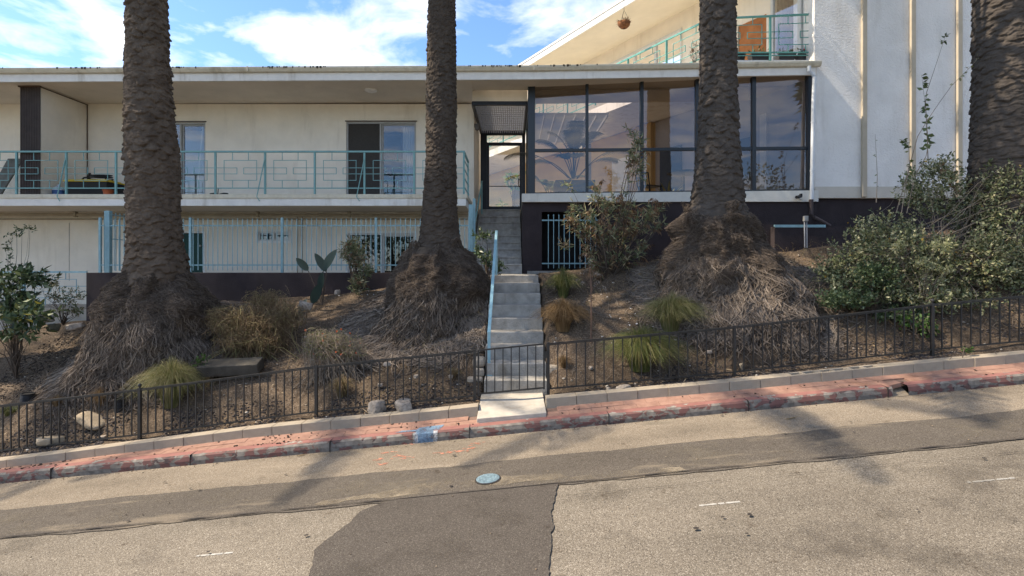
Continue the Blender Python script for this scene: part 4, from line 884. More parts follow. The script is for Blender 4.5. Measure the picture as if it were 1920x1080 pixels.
# ------------------------------------------------------------------ street fence and gate
def ftop(X): return float(fence_top(X))
FH=.655
def fence_run(name,label,posts,sp,step,topcap=(),rot=0):
    E=empty(name,label,'fence',(posts[0],FY,ftop(posts[0])-FH))
    for a,c in zip(posts[:-1],posts[1:]):
        b=MB(); b.bar((a+.022,FY,ftop(a+.02)),(c-.022,FY,ftop(c-.02)),.036,.016); b.bar((a+.022,FY,ftop(a+.02)-.02),(c-.022,FY,ftop(c-.02)-.02),.014,.012); put(b.build('top_rail',M_iron),E)
        b=MB(); b.bar((a+.022,FY,ftop(a+.02)-FH),(c-.022,FY,ftop(c-.02)-FH),.028,.018); put(b.build('bottom_rail',M_iron),E)
    for i,a in enumerate(posts):
        b=MB(); b.box(a-.02,a+.02,FY-.02,FY+.02,ftop(a)-FH-.22,ftop(a)+.02)
        if i in topcap: b.lathe([(.02,.012),(.035,.012),(.04,.022),(.06,.026),(.08,.018),(.09,.0)],c=(a,FY,ftop(a)),n=10)
        put(b.build('post',M_iron),E)
    pk=MB().box(-.0075,.0075,-.0075,.0075,0,FH-.03).build('picket',M_iron); pk.parent=E; n=0
    for a,c in zip(posts[:-1],posts[1:]):
        k=max(1,round((c-a)/step))
        for i in range(1,k):
            X=a+(c-a)*i/k; o=pk if n==0 else pk.copy()
            if n: COL.objects.link(o); o.parent=E
            o.location=(X-E.location.x,0,ftop(X)-FH+.008-E.location.z); o.rotation_euler=(0,random.uniform(-.006,.006),random.uniform(-.2,.2)); n+=1
    return E
fence_run('metal_fence','low rusty black picket fence descending left of the gate',[PX(x,FY) for x in (-380,-70,262,593,890)],'l',.116,(1,2,))
fence_run('metal_fence','low black picket fence climbing right of the gate under the big shrub',[PX(x,FY) for x in (1028,1377,1748,2110)],'r',.138,(2,))
G=empty('gate','low black picket gate across the foot of the stairs','gate',(PX(896,FY),FY,-1.82))
ga,gc=PX(897,FY),PX(1020,FY)
b=MB(); b.bar((ga,FY,ftop(ga)+.0),(gc,FY,ftop(gc)+.0),.03,.02); b.bar((ga,FY,ftop(ga)-FH+.02),(gc,FY,ftop(gc)-FH+.02),.03,.02); b.box(ga-.012,ga+.012,FY-.012,FY+.012,ftop(ga)-FH-.0,ftop(ga)+.0); b.box(gc-.012,gc+.012,FY-.012,FY+.012,ftop(gc)-FH,ftop(gc)); put(b.build('gate_frame',M_iron),G)
pk=MB().box(-.0075,.0075,-.0075,.0075,0,FH-.04).build('picket',M_iron); pk.parent=G
for i in range(1,8):
    X=ga+(gc-ga)*i/8; o=pk if i==1 else pk.copy()
    if i>1: COL.objects.link(o); o.parent=G
    o.location=(X-G.location.x,0,ftop(X)-FH+.03-G.location.z)
b=MB(); b.box(gc+.0,gc+.05,FY-.03,FY-.018,ftop(gc)-.2,ftop(gc)-.1); put(b.build('latch',M_iron),G)
# ------------------------------------------------------------------ palms
M_trunk=mat('palm_bark',(.11,.086,.066),.95,.28,5,.2,70,.12,col2=(.062,.046,.034))
M_trunk2=mat('palm_bark_dark',(.072,.058,.046),.95,.25,6,.2,80,.12,col2=(.045,.035,.028))
M_trunk3=mat('palm_bark_grey',(.082,.069,.058),.95,.25,6,.2,80,.12,col2=(.052,.043,.036))
M_ball=mat('fibrous_root_ball',(.125,.095,.07),1,.3,9,1,60,.05,col2=(.06,.044,.032))
M_root=mat('dry_roots',(.15,.12,.098),.95,.2,12,0,island=.5,icol=[(.06,.046,.036),(.13,.103,.08),(.19,.152,.12),(.29,.24,.19)])
M_fibre=mat('root_fibre',(.11,.07,.045),1,.2,12,0,island=.5,icol=[(.06,.048,.039),(.135,.108,.086),(.21,.17,.136)])
M_frond=leafmat('palm_frond',[(.03,.055,.02),(.05,.085,.03),(.07,.10,.04),(.10,.11,.05)],.45,.2)
def trunk_mesh(D,prof,ztop,n,h,A,seed,mt,nth=220,dz=.011,flat=.0,chunk=0):
    LX,RB0,HV=(.4,.35,.45) if chunk else (.28,.55,.25)
    """prof: [(y_px,xl,xr)] silhouette of the trunk at depth D -> lathe with overlapping leaf-base scales"""
    ys=np.array([p[0] for p in prof]); zz=(500-ys)*D/1000; cx=np.array([((p[1]+p[2])/2-960)*D/1000 for p in prof]); rr=np.array([(p[2]-p[1])/2*D/1000 for p in prof])
    # the silhouette of a cylinder is slightly wider than its radius at the axis depth: fine at this distance
    o=np.argsort(zz); zz,cx,rr=zz[o],cx[o],rr[o]
    Z=np.arange(zz[0],ztop,dz); CX=np.interp(Z,zz,cx); RR=np.interp(Z,zz,rr)
    above=Z>zz[-1]; sl=(cx[-1]-cx[-2])/(zz[-1]-zz[-2]); CX=np.where(above,cx[-1]+sl*.6*(Z-zz[-1]),CX)
    TH=np.arange(nth)*2*np.pi/nth; ZG,TG=np.meshgrid(Z,TH,indexing='ij'); C=np.stack([np.cos(TG)*1.2,np.sin(TG)*1.2,ZG],-1)
    hz=h; v=(ZG+.05*vnoise(C,2.2,seed)+.02*vnoise(C,7,seed+1))/hz; uu=TG*n/(2*np.pi)+.16*vnoise(C,3,seed+2)
    best=np.zeros_like(v)
    for dr in (-1,0,1):
        row=np.floor(v)+dr; dv=.5-(v-row)
        for side in (0,):
            u=uu+(row%2)*.5+.13*np.sin(row*12.9+seed); iu=np.floor(u); du=u-iu-.5
            hs=np.sin(iu%n*127.1+row*311.7+seed)*43758.5; hs=hs-np.floor(hs)
            wdt=.62-.42*np.abs(dv-.1)**1.1; lens=np.clip(1-(du/np.maximum(wdt,.1))**2,0,1)**LX
            ramp_=np.clip((dv+1.0)/1.55,0,1); cut=np.clip((.62-.42*(2*du)**2-dv)/.09,0,1)
            best=np.maximum(best,lens*(RB0+(1-RB0)*ramp_)*cut*(1-HV+HV*hs))
    S_=np.stack([np.cos(TG)*2.2,np.sin(TG)*2.2,ZG*11],-1); disp=A*(best-.93)*(.75+.5*vnoise(C,1.3,seed+31))+.013*fbm(S_,3.2,4,seed+8)+.005*fbm(C,14,3,seed+5)+.012*vnoise(C,1.4,seed+9)
    r=RR[:,None]+disp-.35*A*0
    X=CX[:,None]+r*np.cos(TG); Y=D-.16*np.clip(ZG-5.2,0,9)**1.25+r*np.sin(TG); V=np.stack([X,Y,ZG],-1).reshape(-1,3)
    idx=np.arange(len(Z)*nth).reshape(len(Z),nth); j=(np.arange(nth)+1)%nth
    F=np.stack([idx[:-1],idx[:-1][:,j],idx[1:][:,j],idx[1:]],-1).reshape(-1,4)
    return V,F,(CX[-1],RR[-1])
def crown_mesh(seed,nf=26,LEN=5.0):
    g=np.random.default_rng(seed); parts=[]; RP=[];RW=[]; LP=[];LWd=[];LS=[]
    for i in range(nf):
        az=i*2.39996+g.normal()*.15; el=R(78)-R(84)*(i/nf)**.9+g.normal()*.07; ln=LEN*(.82+.18*math.sin(math.pi*i/nf))*g.uniform(.9,1.08); K=16
        t=np.linspace(0,1,K); ang=el-R(52)*t**1.5*(.8+.3*(1-i/nf)); dx=np.cumsum(np.cos(ang))*ln/K; dz=np.cumsum(np.sin(ang))*ln/K
        h=np.array([math.cos(az),math.sin(az),0]); P=h[None]*dx[:,None]+np.array([0,0,1])[None]*dz[:,None]; RP.append(P); RW.append(.028*(1-t)+.006)
        T=unit(np.gradient(P,axis=0)); S=unit(np.cross(T,np.array([0,0,1.])))
        U=np.cross(S,T)
        m=58; tt=np.linspace(.14,1,m)
        for s in (-1,1):
            Pb=np.stack([np.interp(tt,t,P[:,k]) for k in range(3)],1); Tb=np.stack([np.interp(tt,t,T[:,k]) for k in range(3)],1); Sb=np.stack([np.interp(tt,t,S[:,k]) for k in range(3)],1)*s; Ub=np.stack([np.interp(tt,t,U[:,k]) for k in range(3)],1)
            L_=.52*np.sin(np.pi*np.clip(tt*.85+.12,0,1))**.6*g.uniform(.85,1.1,m)
            d=unit(Sb*.85+Tb*.62+Ub*(.28+g.normal(size=(m,1))*.12)); q=np.linspace(0,1,4)
            PP=Pb[:,None,:]+d[:,None,:]*(L_[:,None]*q)[...,None]; PP[...,2]-=(L_[:,None]*q**2)*.28
            LP.append(PP); LWd.append(np.array([.02,.032,.024,.003])[None]*np.ones((m,1))); LS.append(unit(np.cross(d,Ub)))
    a=paths_tubes(np.array(RP),np.array(RW),4); b=paths_ribbons(np.concatenate(LP),np.concatenate(LWd),np.concatenate(LS)); return join(a,b)
CV,CF=crown_mesh(3)
CROWN=None
def root_mass(D,prof,seed,cy=None):
    ys=np.array([p[0] for p in prof]); zz=(500-ys)*D/1000; cx=np.array([((p[1]+p[2])/2-960)*D/1000 for p in prof]); rr=np.array([(p[2]-p[1])/2*D/1000 for p in prof])
    o=np.argsort(zz); zz,cx,rr=zz[o],cx[o],rr[o]; zlo=zz[0]-.8
    zz=np.concatenate([[zlo],zz]); cx=np.concatenate([[cx[0]],cx]); rr=np.concatenate([[rr[0]*1.3],rr])
    Z=np.arange(zlo,zz[-1],.03); nth=150; TH=np.arange(nth)*2*np.pi/nth; ZG,TG=np.meshgrid(Z,TH,indexing='ij')
    C=np.stack([np.cos(TG)*1.1,np.sin(TG)*1.1,ZG],-1); CX=np.interp(Z,zz,cx); RR=np.interp(Z,zz,rr)
    fr=np.array([.93]) # foreshortening margin
    r=RR[:,None]*.93+.15*fbm(C,1.9,3,seed)+.045*fbm(C,7,3,seed+4)
    V=np.stack([CX[:,None]+r*np.cos(TG),D+r*np.sin(TG)*.9,ZG],-1).reshape(-1,3)
    idx=np.arange(len(Z)*nth).reshape(len(Z),nth); j=(np.arange(nth)+1)%nth
    F=np.stack([idx[:-1],idx[:-1][:,j],idx[1:][:,j],idx[1:]],-1).reshape(-1,4)
    return V,F,(Z,CX,RR)
def strands(D,info,zt0,zt1,n,ln,seed,rad,splay=.03,curl=.05,vert=1.0,rv=0):
    """root strands lying on the mass, starting between zt0..zt1 and running down; front-biased"""
    Z,CX,RR=info; g=np.random.default_rng(seed); K=7
    th=g.uniform(0,2*np.pi,n); th=np.where((np.sin(th)>0.35)&(g.random(n)<.6),-th,th)
    z0=g.uniform(zt0,zt1,n); L_=ln*g.uniform(.4,1.3,n); t=np.linspace(0,1,K)
    sw=g.normal(size=n)*curl*3; z0=z0+.12*np.sin(th*3+seed)+.07*np.sin(th*7); vv=vert-rv*g.random(n); z=z0[:,None]-(L_*vv)[:,None]*t
    # arc length on sloping skirt: go outward when the profile widens
    rr=np.interp(z,Z,RR)*.93; cx=np.interp(z,Z,CX); tw=th[:,None]+sw[:,None]*t**1.5+g.normal(size=(n,K))*min(curl*.35,.014)
    C=np.stack([np.cos(tw)*1.1,np.sin(tw)*1.1,z],-1); rr=rr+.15*fbm(C,1.9,3,SEED)+.045*fbm(C,7,3,SEED+4)
    rr=rr+.006+g.uniform(0,1,(n,1))*splay*(.3+t)+np.abs(g.normal(size=(n,K)))*.006
    X=cx+rr*np.cos(tw); Y=D+rr*np.sin(tw)*.9
    # keep the ends on top of the soil
    gr=ground(X,Y)+.012; z=np.maximum(z,gr+g.uniform(0,.03,(n,1)))
    P=np.stack([X,Y,z],-1); ra=rad*g.uniform(.5,1.5,(n,1))*(1-.6*t)[None]
    return paths_tubes(P,ra,3)
def palm(label,D,prof,root,ztop,n,h,A,seed,mt,rot,chunk=0,rs=None,nth=220,crown=True):
    global CROWN,SEED
    SEED=seed
    zb=(500-prof[-1][0])*D/1000; bx=((prof[-1][1]+prof[-1][2])/2-960)*D/1000
    E=empty('palm_tree',label,'palm tree',(bx,D,gz(bx,D)))
    V,F,(tx,tr)=trunk_mesh(D,prof,ztop,n,h,A,seed,mt,nth=nth,chunk=chunk)
    put(npmesh('trunk',V,F,mt,smooth=False),E)
    if root:
        V,F,info=root_mass(D,root,seed); put(npmesh('root_ball',V,F,M_ball,smooth=True),E)
        zt=(500-root[0][0])*D/1000; zbm=(500-root[-1][0])*D/1000; zm=(500-rs[0])*D/1000
        a=strands(D,info,zbm-.1,zm,rs[1],rs[2],seed+11,rs[3],.06,.05); put(npmesh('roots',*a,M_root),E)
        b=strands(D,info,zm-.25,zt+.02,rs[4],.11,seed+21,.0045,.05,.05,vert=1.,rv=.35); put(npmesh('root_fibres',*b,M_fibre),E)
    if crown:
        if CROWN is None: CROWN=npmesh('crown',CV,CF,M_frond); c=CROWN
        else: c=CROWN.copy(); COL.objects.link(c)
        c.parent=E; c.location=(tx-E.location.x,-.16*(ztop-5.2)**1.25,ztop-.1-E.location.z); c.rotation_euler=(0,0,rot)
    return E
palm('broad palm trunk with chunky brown leaf bases at the left above a fibrous root mound',9.6,
     [(0,239,312),(100,239,316),(200,237,322),(300,238,332),(400,244,336),(450,244,342),(500,240,350),(545,232,352)],
     [(500,262,330),(518,236,352),(540,216,368),(565,206,384),(590,202,398),(615,194,412),(655,172,430),(700,140,448)],8.6,10,.125,.10,1,M_trunk,.3,chunk=.5,rs=(575,3800,.42,.0085,9000))
palm('slender dark palm tree trunk left of the stairs on a round ball of hanging roots',10.0,
     [(0,802,855),(100,800,856),(200,799,857),(300,797,856),(400,790,858),(440,787,862),(475,778,872)],
     [(462,780,868),(480,756,892),(500,745,906),(530,736,914),(560,738,915),(590,722,920),(640,685,935),(700,650,955)],8.3,8,.085,.065,2,M_trunk2,1.1,rs=(545,5200,.42,.0105,9000))
palm('grey palm trunk in front of the lobby glass with a wide skirt of grey roots',9.7,
     [(0,1312,1380),(130,1312,1381),(250,1308,1385),(330,1301,1389),(385,1296,1396),(412,1284,1408)],
     [(396,1292,1400),(412,1276,1418),(430,1268,1428),(455,1266,1436),(480,1258,1452),(510,1238,1476),(550,1212,1506),(600,1190,1540)],8.8,7,.125,.10,3,M_trunk3,2.0,rs=(490,6500,.40,.0105,9000))
palm('thick grey palm tree trunk at the right edge behind the big shrub',9.2,
     [(0,1838,1945),(200,1834,1943),(340,1828,1945),(520,1820,1950)],None,8.8,8,.11,.09,4,M_trunk3,.9)
# unseen palms added beyond the left edge only for the shade they cast
for X,D,zt,sd in ((-12.3,9.8,8.4,5),(-17.3,9.8,8.6,6)):
    E=empty('palm_tree','unseen palm tree added beyond the left edge to shade the bank','palm tree',(X,D,gz(X,D)),group='unseen shade palms beyond the left edge')
    c=CROWN.copy(); COL.objects.link(c); c.parent=E; c.location=(0,0,zt-E.location.z); c.rotation_euler=(0,0,sd)
    V,F,_=trunk_mesh(D,[(0,960+(X-.34)*1000/D,960+(X+.34)*1000/D),(700,960+(X-.4)*1000/D,960+(X+.4)*1000/D)],zt,9,.12,.05,sd,M_trunk,nth=60,dz=.03); put(npmesh('trunk',V,F,M_trunk),E)

# ------------------------------------------------------------------ shrubs and plants
def in_blobs(blobs,n,g=rng,shell=.45):
    v=np.array([b[3]*b[4]*b[5] for b in blobs])**.8; k=g.choice(len(blobs),n,p=v/v.sum()); u=unit(g.normal(size=(n,3))); r=g.uniform(shell**3,1,n)**(1/3)
    B=np.array(blobs)[k]; return B[:,:3]+u*B[:,3:6]*r[:,None],u,k
def twig_leaves(tips,dirs,per,tl,ll,lw,droop=0,spread=.9,g=rng):
    """leaves set along a twig ending at each tip"""
    n=len(tips); t=np.tile(np.linspace(0,1,per),n); T=np.repeat(tips,per,0); Dd=np.repeat(dirs,per,0)
    pos=T-Dd*tl*(1-t)[:,None]+g.normal(size=(n*per,3))*.006
    rnd=unit(g.normal(size=(n*per,3))); d=unit(Dd*(.35+.5*t)[:,None]+rnd*spread+np.array([0,0,-droop])); return leaves(pos,d,ll*g.uniform(.6,1.2,n*per),lw*g.uniform(.7,1.2,n*per))
def stems_to(base,tips,r0,K=6,jit=.04,g=rng):
    n=len(tips); t=np.linspace(0,1,K); base=np.broadcast_to(np.asarray(base,float),(n,3)); P=base[:,None]*(1-t)[None,:,None]+tips[:,None]*t[None,:,None]
    P=P+g.normal(size=(n,K,3))*jit*np.sin(np.pi*t)[None,:,None]; P[...,2]+=np.sin(np.pi*t)[None]*.06
    return paths_tubes(P,r0*(1-.8*t)[None]*g.uniform(.6,1.3,(n,1)),4)
def plant(name,label,cat,base,leafV,leafM,stemV,stemM,extra=None,group=None,leafname='foliage'):
    E=empty(name,label,cat,base,group)
    if leafV is not None: put(npmesh(leafname,*leafV,leafM),E)
    if stemV is not None: put(npmesh('stems',*stemV,stemM),E)
    if extra:
        for nm,vf,m in extra:
            if nm=='flowers':
                for k in range(len(vf[1])): put(npmesh('flower',vf[0][4*k:4*k+4],np.array([[0,1,2,3]]),m),E)
            else: put(npmesh(nm,*vf,m),E)
    return E
M_twig=mat('twig_bark',(.11,.085,.065),.9,.2,12,0)
M_twigp=mat('pale_twig',(.26,.21,.16),.9,.2,12,0)
M_olive=leafmat('olive_leaves',[(.055,.07,.035),(.115,.14,.065),(.19,.21,.10),(.28,.275,.15),(.38,.35,.21)],.45,.18)
M_deep=leafmat('deep_green_leaves',[(.03,.05,.025),(.06,.095,.04),(.10,.14,.065),(.17,.195,.105)],.4,.2)
M_lime=leafmat('pale_variegated_leaves',[(.16,.18,.08),(.30,.31,.16),(.42,.41,.26)],.5,.3)
M_yel=leafmat('yellowing_leaf',[(.35,.22,.04),(.42,.30,.07)],.5,.3)
M_ole=leafmat('oleander_leaves',[(.08,.11,.05),(.14,.18,.09),(.22,.24,.13),(.30,.27,.16),(.33,.24,.14)],.55,.2)
M_olb=leafmat('dead_oleander_leaves',[(.10,.055,.03),(.17,.10,.055),(.25,.17,.10)],.8,.15)
M_dry=leafmat('dry_wisps',[(.10,.065,.038),(.17,.115,.065),(.26,.19,.11),(.24,.22,.09)],.9,.15)
def P3(x,y,d): return np.array([PX(x,d),d,PZ(y,d)])
def blob(x,y,d,rx,ry,rz=None,dd=None):
    """ellipsoid at image (x,y), depth d, half sizes in image px (rx,ry); dd depth half size in metres"""
    s=d/1000; return (PX(x,d),d,PZ(y,d),rx*s,(dd if dd else rx*s*.8),ry*s)
up=np.array([0,0,1.])
def ico():
    import bmesh
    bm=bmesh.new(); bmesh.ops.create_icosphere(bm,subdivisions=1,radius=1); V=np.array([v.co[:] for v in bm.verts]); F=np.array([[v.index for v in f.verts] for f in bm.faces]); bm.free(); return V,F
IV,IF=ico()
def pebbles(X,Y,s,zoff=.3,base=None,flat=.6):
    n=len(X); Z=(ground(X,Y) if base is None else base); V=IV[None]*(1+rng.normal(size=(n,len(IV),1))*.18)*s[:,None,None]*np.stack([rng.uniform(.8,1.4,n),rng.uniform(.8,1.2,n),np.full(n,flat)],-1)[:,None,:]
    a=rng.uniform(0,6.28,n); c,s_=np.cos(a)[:,None],np.sin(a)[:,None]; V=np.stack([V[...,0]*c-V[...,1]*s_,V[...,0]*s_+V[...,1]*c,V[...,2]],-1)
    V+=np.stack([X,Y,Z+s*flat*zoff],-1)[:,None,:]; F=IF[None]+(np.arange(n)*len(IV))[:,None,None]; return V.reshape(-1,3),F.reshape(-1,3)
def scatter(n,x0,x1,y0,y1,f=None,pw=1.):
    X=rng.uniform(x0,x1,n); Y=y0+(y1-y0)*rng.random(n)**pw; k=(np.abs(X-.05)>.52)
    if f is not None: k&=(vnoise(np.stack([X,Y,0*X],-1),1.3,77)>f)
    return X[k],Y[k]
# 1 big right shrub
bl_=[blob(1660,430,9.3,70,42),blob(1755,355,9.4,60,65),blob(1765,310,9.4,34,32),blob(1720,350,9.4,40,40),blob(1880,335,8.9,46,40),blob(1850,400,9.2,70,60),blob(1700,480,9.0,100,65),blob(1820,490,8.9,110,65),blob(1610,480,9.2,60,55),blob(1590,530,8.9,50,35),blob(1900,520,8.8,80,45),blob(1700,545,8.8,90,30),blob(1950,430,9,60,80),blob(1900,360,8.8,60,60),blob(1890,450,8.7,70,70),blob(1560,500,9.2,40,35),blob(1780,560,8.6,90,25)]
t_,u_,_k=in_blobs(bl_,3000,shell=.25); t_[:,2]=np.maximum(t_[:,2],ground(t_[:,0],t_[:,1])+.05)
d_=unit(u_*.8+up*.6+rng.normal(size=u_.shape)*.4)
base=np.array([PX(1760,9.3),9.3,gz(PX(1760,9.3),9.3)])
n_=260; tt_,uu_,_=in_blobs(bl_,n_,shell=.6); bb_=base+rng.normal(size=(n_,3))*np.array([.7,.25,.02]); bb_[:,2]=ground(bb_[:,0],bb_[:,1])
yt,yu,_=in_blobs(bl_,60,shell=.95)
plant('broadleaf_shrub','huge spreading olive green shrub with small leaves in front of the tall white block','shrub',base,twig_leaves(t_,d_,10,.20,.066,.03),M_olive,stems_to(bb_,tt_,.011,jit=.10),M_twigp,
      extra=[('yellow_leaves',leaves(yt,unit(rng.normal(size=(60,3))),.06,.035),M_yel)])
# darker understorey at its foot and the sunlit variegated sprig
bl2=[blob(1580,560,8.6,60,22),blob(1640,520,8.7,50,35),blob(1690,590,8.5,60,15)]
t_,u_,_k=in_blobs(bl2,500,shell=.2); t_[:,2]=np.maximum(t_[:,2],ground(t_[:,0],t_[:,1])+.04); b2=P3(1640,590,8.7)
plant('groundcover_shrub','low dark green shrub spreading at the foot of the huge olive shrub','shrub',b2,twig_leaves(t_,unit(u_+up*.5),9,.14,.06,.032),M_deep,stems_to(b2,t_[::12],.008),M_twig)
bl3=[blob(1765,460,8.35,24,16,dd=.12),blob(1740,495,8.3,26,14,dd=.12),blob(1755,530,8.3,18,16,dd=.1),blob(1690,460,8.4,18,10,dd=.1),blob(1778,505,8.3,16,10,dd=.1),blob(1775,545,8.3,10,8,dd=.1)]
t_,u_,_k=in_blobs(bl3,70,shell=.1); b3=P3(1735,590,8.5)
plant('variegated_sprig','pale cream green sprig catching light in front of the huge olive shrub','shrub',b3,twig_leaves(t_,unit(u_+up*.3),9,.09,.055,.022),M_lime,stems_to(b3,t_[::5],.006),M_twigp)
# 2 tall sprigs
def sprig(name,label,pts,d,nl,ll,lw,lm,r=.008,side=None,clus=None):
    P=np.array([P3(x,y,d) for x,y in pts]); K=14; t0=np.linspace(0,1,len(P)); t=np.linspace(0,1,K); Q=np.stack([np.interp(t,t0,P[:,k]) for k in range(3)],1)
    st_=paths_tubes(Q[None],(r*(1-.75*t))[None],5)
    f=np.concatenate([rng.uniform(a,b,int(nl*w_)) for a,b,w_ in (clus or [(.2,1,1)])]); pos=np.stack([np.interp(f,t,Q[:,k]) for k in range(3)],1)
    dr=unit(rng.normal(size=pos.shape)*np.array([1,.6,.5])+np.array([0,0,.0])); return plant(name,label,'sprig',P[0],leaves(pos,dr,ll*1.4*rng.uniform(.6,1.1,len(f)),lw*1.35*rng.uniform(.7,1.1,len(f))),lm,st_,M_twigp)
M_spr=leafmat('sprig_leaves',[(.05,.08,.025),(.09,.12,.04),(.13,.16,.06)],.45,.25)
sprig('tall_sprig','tall leafy twig with rounded leaves between the second and third battens',[(1700,400),(1715,330),(1738,290),(1740,260),(1735,200),(1728,140)],9.3,46,.085,.05,M_spr,clus=[(.45,1,1)])
sprig('tall_sprig','longest thin twig rising diagonally across the white wall to the right palm',[(1680,400),(1700,330),(1722,250),(1780,165),(1830,115),(1862,72)],9.25,40,.06,.03,M_lime,clus=[(.86,1,.7),(.6,.85,.3)])
sprig('tall_sprig','thin bare topped twig reaching highest between the battens',[(1740,300),(1735,180),(1752,130),(1775,60)],9.35,14,.06,.03,M_spr,clus=[(.9,1,1)])
sprig('tall_sprig','short leafy twig left of the second batten',[(1690,400),(1698,350),(1706,310),(1703,270),(1692,262)],9.2,34,.07,.04,M_spr,clus=[(.25,1,1)])
sprig('tall_sprig','bare thin twig at the left end of the huge olive shrub',[(1643,380),(1645,330),(1641,252)],9.2,6,.04,.02,M_spr)
sprig('tall_sprig','small twig with a few brownish leaves left of the right palm',[(1800,380),(1790,350),(1768,320),(1762,300)],9.2,20,.06,.03,M_olb)
# 3 oleanders: drooping long leaves on whorled twig ends
def oleander(label,base,blobs,n,per=14,ll=.13,lw=.022,brown=.35,r=.014,extra_tips=None,m=M_ole):
    t_,u_,_=in_blobs(blobs,n,shell=.3)
    if extra_tips is not None: t_=np.concatenate([t_,extra_tips]); u_=np.concatenate([u_,unit(rng.normal(size=extra_tips.shape))])
    d=unit(u_*.6+up*.7); k=rng.random(len(t_))<brown
    a=twig_leaves(t_[~k],d[~k],per,.16,ll,lw,droop=.15); b=twig_leaves(t_[k],unit(d[k]*.5-up*.4),per,.14,ll*.9,lw*.9,droop=1.1)
    return plant('oleander_shrub',label,'shrub',base,a,m,stems_to(base,t_[::3],r,jit=.05),M_twig,extra=[('dead_leaves',b,M_olb)])
bs=[blob(1190,290,10.5,16,45,dd=.15),blob(1135,420,10.6,72,38),blob(1200,410,10.6,52,42),blob(1080,400,10.6,34,24),blob(1150,370,10.6,45,18),blob(1175,470,10.5,50,28),blob(1130,500,10.4,30,30),blob(1230,380,10.7,22,24),blob(1110,465,10.5,36,30),blob(1060,455,10.7,14,14)]
stem=np.array([P3(x,y,10.5) for x,y in ((1190,330),(1195,310),(1188,290),(1200,270),(1195,255),(1180,238),(1175,300),(1180,320),(1210,275),(1205,300),(1122,345),(1108,350),(1065,340))])+0
oleander('tall dry oleander with brown hanging leaves in front of the grille and plinth',P3(1140,528,10.5),bs,270,14,.15,.024,.36,.013,np.repeat(stem,2,0)+rng.normal(size=(26,3))*.07)
oleander('small oleander shrub standing by the low dark wall between the left palms',P3(668,545,11.2),[blob(665,470,11.2,28,28),blob(655,455,11.2,16,18),blob(680,500,11.1,22,26),blob(672,530,11.0,24,16)],105,14,.12,.022,.18,.01)
b_=P3(915,520,10.9); t_,u_,_=in_blobs([blob(905,440,11,20,14),blob(912,485,10.9,24,22),blob(935,500,10.8,14,18),blob(895,470,11,10,14)],60,shell=.1)
plant('fig_shrub','small dark green leafy shrub growing beside the stairs under the handrail top','shrub',b_,twig_leaves(t_,unit(u_+up*.4),6,.10,.10,.045),M_deep,stems_to(b_,t_[::4],.009),M_twig)
# left dark shrub
bl4=[blob(15,560,9.6,50,45,dd=.45),blob(65,515,9.8,36,28,dd=.4),blob(40,585,9.3,60,26,dd=.4),blob(0,510,9.6,40,34,dd=.4),blob(20,620,9.2,70,22,dd=.4)]
t_,u_,_=in_blobs(bl4,190,shell=.15); b_=P3(30,640,9.5); b_[2]=gz(b_[0],b_[1])
X,Y=scatter(5200,-9.4,-6.2,8.9,11.9); s=rng.uniform(.006,.018,len(X)); kind(npmesh('bark_mulch',*pebbles(X,Y,s,base=ground(X,Y)),mat('dark_mulch',(.035,.028,.024),.95,.2,9,0,island=.5,icol=[(.015,.013,.012),(.035,.028,.023),(.07,.055,.042)])),'stuff')
t2=np.concatenate([np.array([P3(x,y,9.9) for x,y in ((45,425),(50,432),(30,430),(20,445),(12,450),(40,440),(10,470),(25,480))]),]); t2=np.repeat(t2,2,0)+rng.normal(size=(16,3))*.05
plant('broadleaf_shrub','dark green large leaved shrub at the far left edge before the patio railing','shrub',b_,join(twig_leaves(t_,unit(u_+up*.4),7,.14,.14,.06),twig_leaves(t2,unit(rng.normal(size=t2.shape)+up),9,.12,.07,.03)),M_deep,stems_to(b_,np.concatenate([t_[::8],t2[::2]]),.011),M_twig,
      extra=[('yellow_leaves',leaves(in_blobs(bl4[2:3],26)[0],unit(rng.normal(size=(26,3))),.16,.07),leafmat('yellow_green_leaf',[(.14,.15,.03),(.22,.2,.05)],.5,.3))])
t_,u_,_=in_blobs([blob(125,555,10.3,34,20),blob(100,530,10.4,25,16),blob(140,580,10.2,22,12)],70,shell=.1); b_=P3(118,610,10.3)
plant('sparse_shrub','sparse twiggy shrub with grey green leaves in front of the patio railing','shrub',b_,twig_leaves(t_,unit(u_+up*.3),8,.12,.06,.03),M_ole,stems_to(b_,t_[::3],.008),M_twig)
# canna / bird of paradise: big paddle leaves
def paddle(b,tip,wd,nrm=(0,-1,.25),K=9):
    b=np.array(b);tip=np.array(tip); ax=tip-b; L_=np.linalg.norm(ax); ax=ax/L_; nrm=unit(np.array(nrm,float)); sd=unit(np.cross(ax,nrm)); V=[];F=[]
    for k in range(K+1):
        t=k/K; w_=wd*math.sin(math.pi*min(1,t**.8))**.7 if 0<t<1 else .004; c=b+ax*L_*t+np.array([0,-.0,-.10*L_*t*t])
        V+=[c-sd*w_/2+nrm*w_*.12,c,c+sd*w_/2+nrm*w_*.12]
    for k in range(K):
        a=k*3; F+=[(a,a+1,a+4,a+3),(a+1,a+2,a+5,a+4)]
    return np.array(V),np.array(F)
D=10.8; bc=P3(604,572,D); lv=[((612,510),(590,470),.16),((606,508),(632,462),.20),((578,508),(555,480),.15),((600,545),(606,505),.17),((585,570),(602,525),.19),((575,560),(560,590),.13)]
lv=[(P3(*a,D-.02*i),P3(*c,D-.1-.03*i),w_) for i,(a,c,w_) in enumerate(lv)]
stp=np.array([[bc+(a-bc)*t+np.array([0,.02*math.sin(3*t),0]) for t in np.linspace(0,1,5)] for a,_,_ in lv])
